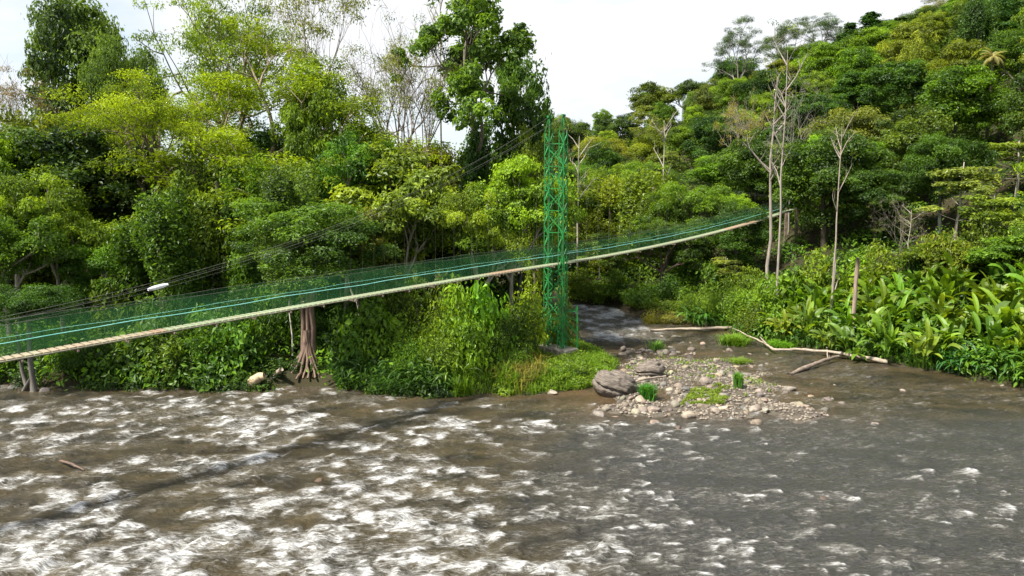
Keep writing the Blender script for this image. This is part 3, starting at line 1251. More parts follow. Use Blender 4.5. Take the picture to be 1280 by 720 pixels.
def plant_px(kind, px, y, top, wpx=None, **kw):
    """stand a plant at depth y under pixel column px with its top at pixel row top"""
    x = x_at(px, y)
    z0 = gz(x, y)
    zt = on_y(px, top, y)[2]
    h = max(zt - z0, 1.0)
    return plant(kind, x, y, h, None if wpx is None else wpx / 2 / FPX * y, **kw)


exec_later = []
# ---- left bank, hero trees -------------------------------------------------
plant_px('dome', 112, 92, 8, 150, var=1, color=(0.05, 0.10, 0.03), bark=BK_DARK, name='broadleaf_tree', label='tall dark green round-crowned tree standing highest at the upper left, against white sky')
plant_px('broad', 176, 84, 48, 84, var=2, color=(0.07, 0.11, 0.035), bark=BK_DARK, name='broadleaf_tree', label='finer-leaved green tree pressed against the right side of the tall round-crowned tree')
plant_px('bare', 52, 84, 84, 110, var=1, color=(0.12, 0.11, 0.08), bark=(0.30, 0.26, 0.22), name='twiggy_tree', label='greyish twiggy tree below the tall round-crowned tree at the upper left')
plant_px('bare', 8, 88, 100, 90, var=0, color=(0.12, 0.13, 0.08), bark=(0.42, 0.38, 0.34), name='twiggy_tree', label='pale thin-leaved twiggy tree at the left edge with white sky behind')
plant_px('feather', 330, 66, 22, 340, var=0, rz=0.6, color=(0.150, 0.215, 0.014), bark=(0.30, 0.24, 0.17), name='feathery_tree', label='wide yellow-green feathery tree with open forked limbs, above the bridge on the left')
plant_px('feather', 215, 61, 92, 230, var=1, rz=2.1, color=(0.110, 0.180, 0.016), bark=(0.20, 0.16, 0.11), name='feathery_tree', label='lower spreading yellow-green tree left of the open forked feathery tree')
plant_px('bare', 402, 74, -60, 190, var=1, rz=1.0, color=(0.14, 0.16, 0.03), bark=(0.34, 0.28, 0.22), name='twiggy_tree', label='thin tall tree with sparse leaf tufts and fine twigs rising behind the yellow-green tree')
plant_px('feather', 290, 76, -22, 190, var=1, rz=4.0, color=(0.14, 0.20, 0.016), bark=(0.22, 0.18, 0.13), name='feathery_tree', label='tall airy tree whose light leaf sprays stick up over the yellow-green tree')
plant_px('bare', 498, 70, -2, 150, var=0, rz=0.2, color=(0.13, 0.165, 0.035), bark=(0.22, 0.18, 0.145), name='leafless_tree', label='almost leafless dark-stemmed tree, left one of the two bare trees beside the tall creeper tree')
plant_px('bare', 524, 67, 18, 130, var=0, rz=2.6, color=(0.13, 0.16, 0.035), bark=(0.24, 0.19, 0.15), name='leafless_tree', label='almost leafless forked tree, right one of the two bare trees beside the tall creeper tree')
plant_px('pole', 553, 73, -20, 60, var=1, color=G_GRY, bark=BK_PALE, name='pale_trunked_tree', label='straight pale thin trunk just left of the tall creeper-wrapped tree')
plant_px('tall', 592, 68, -48, 215, var=0, rz=1.3, extra=True, color=(0.055, 0.125, 0.022), bark=(0.17, 0.14, 0.11), name='tall_tree', label='tallest tree, open leafy crown over a stem wrapped in dark creepers')
plant_px('tall', 640, 84, 40, 120, var=1, rz=0.3, color=(0.05, 0.11, 0.022), bark=(0.15, 0.12, 0.10), name='tall_tree', label='smaller open-crowned tree behind and right of the creeper-wrapped tallest tree')

# buttress rooted tree at the water
def buttress_tree():
    x, y = x_at(386, 47.9, 1.0), 47.9
    z = gz(x, y)
    e = link('buttress_tree', None)
    e.location = (x, y, z)
    tag(e, 'tree with pinkish-brown flaring buttress roots at the water edge under the bridge', 'tree')
    rg = np.random.default_rng(9)
    mb = MB()
    for ox, oy, r, top in ((-0.34, 0, 0.13, 7.2), (0.30, 0.1, 0.20, 8.6), (-0.10, 0.2, 0.12, 7.5), (0.05, -0.1, 0.10, 6.5)):
        z_ = np.linspace(-0.6, top, 9)
        P = np.column_stack([ox * (0.75 + 0.25 * np.sin(z_ * 0.5)) + rg.normal(size=9) * 0.04, oy + rg.normal(size=9) * 0.04, z_])
        mb.tube(P, np.linspace(r * 1.3, r * 0.85, 9), 8, cap=False)
    t = link('trunk', mb.mesh('trunk', True), M_BARK, e, (0.20, 0.135, 0.10))
    for k in range(16):
        az = R(-205 + k * 16 + rg.uniform(-6, 6)) if k < 14 else R(rg.uniform(30, 150))
        Ln = rg.uniform(0.7, 1.7) * (1.5 if abs(math.cos(az)) > 0.8 and math.cos(az) < 0 else 1)
        s = np.linspace(0, 1, 8)
        rx = 0.12 + Ln * s ** 1.5
        zz = 2.6 * (1 - s) ** 1.9 - 0.35 * s
        P = np.column_stack([np.cos(az) * rx, np.sin(az) * rx, zz]) + rg.normal(size=(8, 3)) * 0.035
        b = MB()
        b.tube(P, np.linspace(0.13, 0.06, 8), 6, cap=False)
        link('root', b.mesh('root', True), M_BARK, e, (0.20, 0.135, 0.10))
    v = KIND['broad'][0]
    c = link('crown', v['crown'], M_LEAF, e, (0.07, 0.125, 0.022))
    c.scale = (0.95, 0.95, 0.78)
    c.location = (0, 0.4, 2.2)
    v = KIND['drape'][1]
    c = link('creepers', v['crown'], M_LEAF, e, (0.075, 0.12, 0.024))
    c.location = (-0.8, 0.8, 5.2)
    c.scale = (0.95, 0.8, 0.62)
    # thin straight stem beside it
    b = MB()
    b.tube([(0, 0, -0.3), (0.05, 0, 1.6), (-0.1, 0, 3.3), (-0.05, 0, 5.2)], [0.07, 0.06, 0.05, 0.04], 6)
    s = link('dead_sapling', b.mesh('dead_sapling', True), M_BARK, None, (0.62, 0.58, 0.5))
    s.location = (x_at(363, 50), 50, gz(x_at(363, 50), 50))
    tag(s, 'thin bare whitish stem standing left of the buttress roots', 'dead stem')


buttress_tree()

# ---- left bank, middle masses (px, depth, top, width, kind, variant, colour, label)
MASS = [
    (20, 58, 168, 150, 'broad', 1, G_LIT, 'light green tree at the left edge below the pale twiggy tree'),
    (78, 55, 215, 130, 'broad', 4, (0.10, 0.16, 0.024), 'bright fine-leaved tree at the left, in front of a dark hollow'),
    (8, 51, 262, 130, 'broad', 2, (0.07, 0.135, 0.022), 'leafy tree hanging low over the bridge at the left edge'),
    (120, 74, 128, 170, 'dome', 2, (0.085, 0.135, 0.024), 'rounded green tree under the tall round-crowned tree'),
    (150, 55, 300, 110, 'broad', 0, G_MID, 'green tree right of the dark hollow on the left bank'),
    (205, 54, 252, 130, 'drape', 0, (0.055, 0.10, 0.02), 'creeper-draped green mound tree above the white cable sleeve'),
    (262, 57, 205, 120, 'drape', 2, (0.075, 0.115, 0.022), 'tall draped tree with hanging olive foliage under the yellow-green tree'),
    (322, 56, 222, 100, 'drape', 1, (0.06, 0.125, 0.02), 'draped mass of round-leaved creepers, left of the buttress tree crown'),
    (430, 62, 168, 130, 'broad', 4, (0.06, 0.13, 0.02), 'dense mid green tree left of the two bare trees'),
    (395, 66, 95, 120, 'dome', 3, (0.105, 0.155, 0.02), 'yellowish leafy tree behind the forked feathery tree'),
    (455, 54, 262, 110, 'broad', 3, (0.10, 0.13, 0.03), 'olive large-leaved tree just above the bridge rope'),
    (500, 56, 216, 120, 'broad', 3, (0.095, 0.15, 0.035), 'pale-leaved tree with a thin whitish stem, centre left above the bridge'),
    (560, 64, 250, 90, 'drape', 0, (0.026, 0.055, 0.014), 'dark creeper column below the tallest tree'),
    (640, 57, 196, 120, 'broad', 1, (0.115, 0.185, 0.022), 'bright green tree immediately left of the green tower'),
    (602, 55, 236, 100, 'broad', 4, (0.12, 0.18, 0.022), 'yellow-green tree between the dark creeper column and the bright tree by the tower'),
    (668, 66, 170, 90, 'dome', 0, (0.10, 0.15, 0.028), 'light olive tree rising behind the tower top'),
    (460, 78, 168, 110, 'dome', 4, (0.09, 0.15, 0.03), 'green crown seen in the gap left of the bare trees'),
    (540, 76, 190, 120, 'dome', 5, (0.12, 0.15, 0.025), 'yellowish crown behind the feet of the two bare trees'),
    (655, 78, 118, 110, 'drape', 2, (0.05, 0.095, 0.02), 'dark bushy tree at the skyline just left of the tower top'),
]
for px, yy, top, wp, k, vv, c, lab in MASS:
    plant_px(k, px, yy, top, wp, var=vv, color=c, bark=BK_MID if k != 'broad' else (0.35, 0.31, 0.25), name='tree' if k != 'drape' else 'creeper_covered_tree', label=lab)

# ---- right bank and hill, hero trees
HR = [
    ('pole', 972, 65.5, 62, 60, 0, G_GRY, (0.32, 0.28, 0.24), 'slim_pale_tree', 'slim pale trunk in front of the bridge end, right one of the pair'),
    ('pole', 961, 69.5, 96, 90, 2, G_GRY, (0.30, 0.26, 0.22), 'slim_pale_tree', 'slim greyish trunk with pale forked limbs, left one of the pair at the bridge end'),
    ('bare', 984, 88, 78, 90, 2, G_GRY, (0.30, 0.27, 0.24), 'leafless_tree', 'whitish leafless forked tree above the bridge end'),
    ('pole', 1041, 61.5, 158, 50, 1, (0.10, 0.14, 0.03), (0.36, 0.30, 0.25), 'slim_pale_tree', 'pale pinkish leaning trunk standing out of the big-leaved plants'),
    ('bare', 1122, 64.0, 232, 84, 2, G_GRY, (0.22, 0.19, 0.15), 'leafless_tree', 'small twiggy grey tree in front of the dark crown on the right bank'),
    ('pole', 1133, 64.5, 262, 40, 0, G_GRY, (0.38, 0.34, 0.27), 'slim_pale_tree', 'thin stem right beside the small twiggy grey tree'),
    ('bare', 922, 100, 110, 70, 0, (0.16, 0.17, 0.03), (0.34, 0.28, 0.22), 'leafless_tree', 'thin reddish-brown trunk with yellowish leaves, left of the bridge end'),
    ('pole', 828, 96, 150, 50, 1, G_GRY, (0.40, 0.36, 0.3), 'slim_pale_tree', 'thin grey trunk on the slope right of the tower top'),
    ('pole', 722, 92, 170, 50, 2, G_GRY, (0.45, 0.4, 0.33), 'slim_pale_tree', 'thin pale trunk just right of the tower top'),
    ('dome', 1030, 80, 165, 150, 0, (0.036, 0.078, 0.020), BK_DARK, 'dark_crowned_tree', 'large dark green dome behind the pale pinkish trunk'),
    ('dome', 1092, 76, 205, 110, 2, (0.045, 0.09, 0.020), BK_DARK, 'dark_crowned_tree', 'dark rounded tree behind the small twiggy grey tree'),
    ('dome', 1168, 118, 82, 130, 3, (0.050, 0.092, 0.026), BK_DARK, 'dark_crowned_tree', 'broad dark dome high on the right slope'),
    ('tier', 1192, 66, 196, 110, 0, (0.10, 0.15, 0.045), (0.40, 0.36, 0.3), 'tiered_tree', 'pale green tree with flat leaf tiers, left one on the right bank'),
    ('tier', 1236, 62, 236, 90, 1, (0.095, 0.165, 0.035), (0.40, 0.36, 0.3), 'tiered_tree', 'pale green tree with flat leaf tiers, low one near the right edge'),
    ('tier', 1262, 72, 172, 110, 2, (0.09, 0.14, 0.04), (0.40, 0.36, 0.3), 'tiered_tree', 'pale green tree with flat leaf tiers, higher one at the right edge'),
    ('tier', 905, 74, 318, 60, 1, (0.10, 0.15, 0.05), (0.3, 0.26, 0.2), 'tiered_tree', 'small grey-green tiered tree under the bridge on the right'),
    ('drape', 812, 92, 222, 110, 0, (0.085, 0.145, 0.022), BK_MID, 'creeper_covered_tree', 'creeper-covered hump above the bridge right of the tower'),
    ('drape', 765, 94, 232, 90, 1, (0.105, 0.155, 0.022), BK_MID, 'creeper_covered_tree', 'yellow-green draped tree sloping down to the bridge, right of the tower'),
    ('drape', 862, 90, 245, 80, 2, (0.05, 0.10, 0.02), BK_MID, 'creeper_covered_tree', 'dark draped tree behind the right half of the bridge'),
    ('dome', 735, 96, 232, 90, 5, (0.10, 0.16, 0.024), BK_MID, 'tree', 'yellow-green tree at the water just right of the tower'),
    ('dome', 985, 98, 200, 100, 4, (0.10, 0.165, 0.026), BK_MID, 'tree', 'bright tree on the slope right above the bridge end'),
    ('dome', 900, 108, 196, 90, 5, (0.095, 0.175, 0.022), BK_MID, 'tree', 'bright yellow-green crown above the bridge right of the hump'),
    ('broad', 1255, 58, 282, 90, 3, (0.095, 0.175, 0.028), BK_MID, 'tree', 'bright round leafy tree at the right edge above the big-leaved plants'),
    ('broad', 1180, 62, 300, 90, 1, (0.09, 0.15, 0.022), BK_MID, 'tree', 'bushy tree behind the big-leaved plants below the flat leaf tiers'),
    ('spire', 1074, 170, 14, 46, 0, (0.022, 0.055, 0.018), BK_DARK, 'spire_tree', 'darkest narrow tree on the ridge, the wider of the pair'),
    ('spire', 1047, 168, 26, 36, 1, (0.026, 0.06, 0.018), BK_DARK, 'spire_tree', 'narrow dark tree on the ridge left of the darkest one'),
    ('spire', 1108, 166, 20, 40, 1, (0.032, 0.07, 0.02), BK_DARK, 'spire_tree', 'narrow dark tree on the ridge right of the darkest one'),
    ('feather', 915, 172, 24, 62, 0, (0.055, 0.10, 0.06), (0.22, 0.2, 0.17), 'umbrella_tree', 'thin umbrella-shaped grey tree against the sky, leftmost on the ridge'),
    ('feather', 972, 174, 22, 56, 1, (0.055, 0.10, 0.06), (0.24, 0.22, 0.19), 'umbrella_tree', 'thin umbrella-shaped grey tree against the sky, middle one on the ridge'),
    ('feather', 1017, 178, 18, 60, 1, (0.055, 0.105, 0.07), (0.24, 0.22, 0.19), 'umbrella_tree', 'soft blue-grey umbrella-shaped tree against the sky by the dark spire trees'),
    ('feather', 1145, 172, -6, 60, 0, (0.08, 0.10, 0.06), (0.36, 0.34, 0.30), 'umbrella_tree', 'thin grey tree breaking the skyline at the top right'),
]
for k, px, yy, top, wp, vv, c, bk, nm, lab in HR:
    plant_px(k, px, yy, top, wp, var=vv, color=c, bark=bk, name=nm, label=lab)

# yellowed palm on the slope
def palm():
    x, yy = x_at(1222, 90), 90.0
    z = gz(x, yy)
    e = link('palm_tree', None)
    e.location = (x, yy, z)
    tag(e, 'palm with pale yellow fronds among the dark crowns at the upper right', 'palm')
    top = on_y(1222, 72, yy)[2] - z
    mb = MB()
    mb.tube([(0, 0, -0.5), (0.1, 0, top * 0.5), (0, 0, top)], [0.22, 0.17, 0.14], 8)
    link('trunk', mb.mesh('trunk', True), M_BARK, e, BK_MID)
    f = link('fronds', palm_mesh(4), M_LEAF, e, (0.23, 0.20, 0.11))
    f.location = (0, 0, top)
    f.scale = (0.48, 0.48, 0.62)


palm()

# standing dead posts on the right bank
def dead_post(px, yb, y, top, r, label, col, fork=False):
    x = x_at(px, y)
    z = gz(x, y)
    zt = on_y(px, top, y)[2] - z
    rg = np.random.default_rng(int(px))
    k = 8
    P = np.column_stack([np.cumsum(rg.normal(size=k) * 0.04), rg.normal(size=k) * 0.03, np.linspace(-0.4, zt, k)])
    mb = MB()
    mb.tube(P, r * np.array([1.2, 1.05, 1, 0.95, 0.95, 0.9, 1.0, 0.75]), 9)
    if fork:
        mb.tube([P[3], P[3] + np.array([0.25, 0, 0.9]), P[3] + np.array([0.5, 0, 1.9])], [r * 0.6, r * 0.5, r * 0.25], 6)
    o = link('dead_tree', mb.mesh('dead_tree', True), M_BARK, None, col)
    o.location = (x, y, z)
    tag(o, label, 'dead trunk')


dead_post(1070, 385, 57.5, 322, 0.17, 'broken-topped brown dead trunk standing among the big-leaved plants', (0.30, 0.22, 0.18))
dead_post(1042, 350, 62.0, 318, 0.12, 'short forked dead stub at the foot of the pale pinkish trunk', (0.55, 0.48, 0.40), True)

# ------------------------------------------------------------------ forest fill
taken = [(o.location.x, o.location.y, 3.0) for o in bpy.data.objects if o.type == 'EMPTY' and o.parent is None]


def skyline(px):
    return float(np.interp(px, [-200, 0, 40, 200, 260, 420, 450, 520, 600, 680, 720, 800, 870, 900, 960, 1020, 1060, 1120, 1160, 1400],
                           [150, 150, 120, 60, 90, 110, 165, 165, 140, 116, 106, 84, 70, 58, 54, 50, 40, 16, 0, -60]))


def free(x, y, s):
    for a, b, c in taken:
        if (a - x) ** 2 + (b - y) ** 2 < (s * 0.5 + c * 0.5) ** 2:
            return False
    return True


def bridge_clear(px, y):
    """keep the view of the bridge open: trees in front of it stay below it"""
    return True


HILLC = [G_MID, G_MID, G_LIT, G_DRK, G_DRK, (0.030, 0.070, 0.020), G_OLV, G_BRT, (0.10, 0.17, 0.024), (0.055, 0.10, 0.022), (0.12, 0.17, 0.024), G_GRY]
DESC = {'dome': ('tree', ['round-crowned'], 'tree'), 'broad': ('tree', ['loose-crowned'], 'tree'), 'tier': ('tiered_tree', ['flat-tiered pale'], 'tree'),
        'drape': ('creeper_covered_tree', ['creeper-draped'], 'tree'), 'bush': ('bush', [''], 'bush'), 'feather': ('feathery_tree', ['feathery'], 'tree')}
fill = []
rg = np.random.default_rng(12)
nfill = 0
BR_A, BR_B = np.array([-48.0, -5.6]), np.array([32.2, 84.3])
for step in range(14000):
    if nfill >= 330:
        break
    px = rg.uniform(-90, 1370)
    y = rg.uniform(56, 205)
    x = (px - 640) / FPX * y
    dR = float(sdist(np.array([x]), np.array([y]), POLY_R)[0])
    dL = float(sdist(np.array([x]), np.array([y]), POLY_L)[0])
    if max(dR, dL) < 2.5:
        continue
    onhill = dR > 0
    if not onhill and (y < 60 or (px > 560 and y < 64)):
        continue
    if onhill and dR < 10 and px > 870:
        continue                                   # low vegetation there
    s = 5.0 + 0.014 * y if onhill else 5.6
    if px < 640 and onhill:
        s = 11
        if y > 165:
            continue
    if not free(x, y, s):
        continue
    if (1185 < px < 1262 and 66 < y < 96) or (985 < px < 1125 and y < 82):
        continue
    z = gz(x, y)
    k = rg.choice(['dome', 'dome', 'dome', 'dome', 'dome', 'broad', 'tier', 'drape', 'dome'] if onhill else ['dome', 'dome', 'broad', 'drape'])
    h = rg.uniform(7.5, 13.0) if onhill else rg.uniform(10, 17)
    r = h * rg.uniform(0.36, 0.50)
    if k == 'drape' and 980 < px < 1110 and y < 110:
        continue
    if k == 'drape':
        r = h * 0.27
    if k == 'tier':
        h *= 0.85
        r = h * 0.3
    # keep the skyline of the photograph
    zs = on_y(px, skyline(px), y)[2]
    lim = zs - z
    if lim < 2:
        continue
    lim = max(lim, 4.5)
    if h > lim:
        h = lim * rg.uniform(0.85, 1.0)
        r = max(r * 0.8, 2.6)
    # trees between the camera and the bridge stay out of its line
    bx = BR_A + (BR_B - BR_A) * ((y + 5.6) / 89.9)
    if px > 640 and px < 1010 and y < 88 and x > bx[0] - 2:
        hb = 3.5
        if h > hb:
            continue
    taken.append((x, y, s))
    fill.append((k, x, y, h, r))
    nfill += 1
LAND = [('the yellowed palm', 1222, 75), ('the bridge end', 985, 262), ('the tower top', 694, 145), ('the dark spire trees', 1075, 45), ('the umbrella trees', 950, 45),
        ('the twiggy grey tree', 1122, 260), ('the creeper-wrapped tall tree', 592, 120), ('the two bare trees', 510, 130), ('the buttress roots', 388, 440),
        ('the white cable sleeve', 193, 359), ('the top right corner', 1270, 10), ('the right edge', 1275, 200), ('the creeper-covered hump', 812, 250), ('the pale pinkish trunk', 1042, 230),
        ('the forked feathery tree', 330, 120), ('the left edge', 10, 230), ('the broad dark dome', 1168, 130), ('the middle skyline', 800, 95), ('the whitish forked tree', 984, 150)]


def relative(px, py, marks):
    """where a thing stands in the picture, told from the nearest landmark"""
    nm, lx, ly = min(marks, key=lambda m: (m[1] - px) ** 2 + ((m[2] - py) * 1.2) ** 2)
    dx, dy = px - lx, py - ly
    a = math.degrees(math.atan2(-dy, dx)) % 360
    w = ['right of', 'above and right of', 'above', 'above and left of', 'left of', 'below and left of', 'below', 'below and right of'][int((a + 22.5) // 45) % 8]
    dist = 'just ' if math.hypot(dx, dy) < 45 else ('' if math.hypot(dx, dy) < 95 else 'well ')
    return dist + w + ' ' + nm


made = []
for k, x, y, h, r in fill:
    nm, adj, cat = DESC[k]
    px, py = to_px(x, y, gz(x, y) + h * 0.7)
    c = HILLC[prand.randrange(len(HILLC))]
    if k == 'tier':
        c = (0.10, 0.15, 0.045)
    tone = 'dark green' if sum(c) < 0.20 else ('yellow-green' if c[0] > 0.10 and c[2] < 0.03 else 'mid green')
    if k == 'tier':
        tone = 'pale'
    adj = {'dome': 'round-crowned', 'broad': 'loose-crowned', 'tier': 'flat-tiered', 'drape': 'creeper-draped'}[k]
    grp = 'forest trees on the left bank' if px < 640 else 'forest trees on the hillside across the river'
    rel = relative(px, py, LAND)
    size = 'small ' if r < 3.4 else ('large ' if r > 5.6 else '')
    e = plant(k, x, y, h, r, color=c, bark=jit((0.11, 0.092, 0.07), 0.3), name=nm, cat=cat, label='', group=grp)
    made.append([e, size + tone + ' ' + adj + ' tree ', rel, px, py])


def settle(items, what):
    """give every thing its own label: repeats are told apart by their order"""
    by = {}
    for it in items:
        by.setdefault(it[1] + it[2], []).append(it)
    words = [[''], ['left ', 'right '], ['left ', 'middle ', 'right ']]
    for key, its in by.items():
        if len(its) > 3:
            its.sort(key=lambda i: i[4])
            half = len(its) // 2
            grps = [('upper ', its[:half]), ('lower ', its[half:])]
        else:
            grps = [('', its)]
        for pre, g in grps:
            g.sort(key=lambda i: i[3])
            for n, it in enumerate(g):
                o = 'one ' if len(its) > 1 else ''
                w = words[min(len(g), 3) - 1][min(n, 2)] if len(g) > 1 else ''
                t = it[1] + it[2]
                if len(its) > 1:
                    t += ', the ' + pre + w + 'one'
                w_ = t.split()
                for drop in ('just', 'well', 'small', 'large', 'rounded'):
                    if len(w_) > 16 and drop in w_:
                        w_.remove(drop)
                it[0]['label'] = ' '.join(w_)


settle(made, 'tree')
print('fill trees', nfill)


# undergrowth over all forest floor: one mass
def scatter_clumps(name, pts, rad, cnt, leaf, col, label, seed, cat='undergrowth', wid=0.5, mat=None, zoff=0.1, **kw):
    rg = np.random.default_rng(seed)
    P = np.array(pts)
    z = ground(P[:, 0], P[:, 1])
    C = np.column_stack([P[:, 0], P[:, 1], z + zoff])
    me = clumps_mesh(name, C, rad, cnt, leaf, rg, wid=wid, **kw)
    o = link(name, me, mat or M_LEAF, None, col)
    tag(o, label, cat, kind='stuff')
    return o


rg = np.random.default_rng(40)
pts = []
for i in range(60000):
    if len(pts) >= 2300:
        break
    px = rg.uniform(-120, 1400)
    y = 46 + 140 * rg.random() ** 1.6
    x = (px - 640) / FPX * y
    a = np.array([x]), np.array([y])
    d = max(float(sdist(*a, POLY_R)[0]), float(sdist(*a, POLY_L)[0]))
    if d < 0.5:
        continue
    if (px > 560 and px < 780 and y < 60) or (px > 345 and px < 412 and y < 50):
        continue
    pts.append((x, y))
pts = np.array(pts)
rad = rg.uniform(0.7, 1.9, (len(pts), 1)) * np.array([1.2, 1.2, 0.9])
scatter_clumps('undergrowth', pts, rad, (rad[:, 0] ** 2 * 45).astype(int), 0.34, G_MID, 'mixed green undergrowth covering the forest floor', 41, tintspread=0.8)

rg = np.random.default_rng(45)
pts = []
while len(pts) < 900:
    px = rg.uniform(560, 1400)
    y = rg.uniform(88, 200)
    x = (px - 640) / FPX * y
    if float(sdist(np.array([x]), np.array([y]), POLY_R)[0]) < 8:
        continue
    zt_ = gz(x, y)
    if to_px(x, y, zt_ + 2.5)[1] < skyline(px) + 4:
        continue
    pts.append((x, y))
pts = np.array(pts)
rad = rg.uniform(1.3, 2.7, (len(pts), 1)) * np.array([1.2, 1.2, 1.0])
scatter_clumps('hillside_thicket', pts, rad, (rad[:, 0] ** 2 * 42).astype(int), 0.36, (0.085, 0.135, 0.018), 'dense thicket filling the gaps between hillside trees', 46, zoff=0.6, tintspread=0.9)

# ------------------------------------------------------------------ river-bank bushes
BUSH = []
# left bank front row: (px, depth offset from shore, height, radius, variant, colour)
def shore_y(px, poly):
    """nearest depth along pixel column px that is inside poly"""
    for y in np.arange(38, 100, 0.4):
        x = x_at(px, y, 0)
        if float(sdist(np.array([x]), np.array([y]), poly)[0]) > 0:
            return y
    return None


BL = [
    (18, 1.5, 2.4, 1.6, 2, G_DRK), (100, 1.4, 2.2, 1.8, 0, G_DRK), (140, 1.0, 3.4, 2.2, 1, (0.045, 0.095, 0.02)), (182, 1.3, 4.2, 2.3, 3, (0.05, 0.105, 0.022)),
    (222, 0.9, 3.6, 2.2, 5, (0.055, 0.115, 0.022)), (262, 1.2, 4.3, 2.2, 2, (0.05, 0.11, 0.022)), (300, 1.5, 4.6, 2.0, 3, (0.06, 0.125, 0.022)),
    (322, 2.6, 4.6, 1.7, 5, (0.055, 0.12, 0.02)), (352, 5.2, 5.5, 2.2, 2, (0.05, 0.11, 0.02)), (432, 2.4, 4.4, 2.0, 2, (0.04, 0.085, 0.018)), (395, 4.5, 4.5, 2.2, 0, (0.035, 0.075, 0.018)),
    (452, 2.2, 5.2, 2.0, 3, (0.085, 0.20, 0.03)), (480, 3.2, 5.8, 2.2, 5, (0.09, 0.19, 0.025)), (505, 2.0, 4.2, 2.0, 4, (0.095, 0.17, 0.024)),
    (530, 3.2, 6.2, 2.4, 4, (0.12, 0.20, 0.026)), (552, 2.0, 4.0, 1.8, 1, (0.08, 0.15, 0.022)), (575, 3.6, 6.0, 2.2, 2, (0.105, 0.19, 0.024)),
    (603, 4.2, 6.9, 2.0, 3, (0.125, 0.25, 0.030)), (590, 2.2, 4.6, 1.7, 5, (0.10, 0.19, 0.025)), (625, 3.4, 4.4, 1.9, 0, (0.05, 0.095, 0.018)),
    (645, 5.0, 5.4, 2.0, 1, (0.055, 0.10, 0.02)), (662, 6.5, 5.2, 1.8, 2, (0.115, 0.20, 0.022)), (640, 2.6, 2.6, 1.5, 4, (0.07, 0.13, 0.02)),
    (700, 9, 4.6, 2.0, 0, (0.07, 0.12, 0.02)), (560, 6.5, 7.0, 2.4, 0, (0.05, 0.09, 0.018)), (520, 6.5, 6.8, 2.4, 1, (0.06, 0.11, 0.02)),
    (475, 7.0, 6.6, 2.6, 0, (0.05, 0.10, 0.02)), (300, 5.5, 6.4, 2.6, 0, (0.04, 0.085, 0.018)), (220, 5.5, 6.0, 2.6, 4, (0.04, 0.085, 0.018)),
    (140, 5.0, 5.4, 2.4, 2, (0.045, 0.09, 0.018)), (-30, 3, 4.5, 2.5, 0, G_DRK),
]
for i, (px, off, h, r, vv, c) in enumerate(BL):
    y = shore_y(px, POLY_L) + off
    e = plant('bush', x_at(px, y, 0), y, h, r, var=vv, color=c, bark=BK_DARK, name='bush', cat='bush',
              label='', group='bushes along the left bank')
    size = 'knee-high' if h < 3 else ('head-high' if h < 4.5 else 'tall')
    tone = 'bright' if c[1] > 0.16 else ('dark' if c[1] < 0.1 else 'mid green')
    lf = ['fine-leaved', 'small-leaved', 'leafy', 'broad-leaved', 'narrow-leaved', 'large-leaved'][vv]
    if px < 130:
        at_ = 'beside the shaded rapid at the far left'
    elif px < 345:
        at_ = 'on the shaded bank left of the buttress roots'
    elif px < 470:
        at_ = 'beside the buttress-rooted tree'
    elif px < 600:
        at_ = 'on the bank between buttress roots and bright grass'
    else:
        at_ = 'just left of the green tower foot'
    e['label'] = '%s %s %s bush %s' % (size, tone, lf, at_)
p = []
rgx = np.random.default_rng(47)
while len(p) < 260:
    px = rgx.uniform(700, 960)
    y = rgx.uniform(58, 92)
    x = x_at(px, y, 0)
    d = float(sdist(np.array([x]), np.array([y]), POLY_R)[0])
    if 0.9 < d < 5.5:
        p.append((x, y))
rad = rgx.uniform(0.35, 0.8, (len(p), 1)) * np.array([1.2, 1.2, 0.9])
scatter_clumps('bank_herbs', p, rad, (rad[:, 0] ** 2 * 420).astype(int) + 20, 0.2, (0.115, 0.165, 0.022), 'low weeds along the foot of the far bank', 48, cat='herbs', zoff=0.15, tintspread=0.9)
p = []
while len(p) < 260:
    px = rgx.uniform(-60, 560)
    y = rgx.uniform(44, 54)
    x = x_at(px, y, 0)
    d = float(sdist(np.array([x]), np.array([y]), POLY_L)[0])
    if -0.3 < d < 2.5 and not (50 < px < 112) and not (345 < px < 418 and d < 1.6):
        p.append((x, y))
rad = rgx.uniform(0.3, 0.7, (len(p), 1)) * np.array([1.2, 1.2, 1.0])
scatter_clumps('shade_herbs', p, rad, (rad[:, 0] ** 2 * 420).astype(int) + 20, 0.18, (0.045, 0.085, 0.018), 'dark low weeds along the shaded left bank', 49, cat='herbs', zoff=0.15, tintspread=0.9)
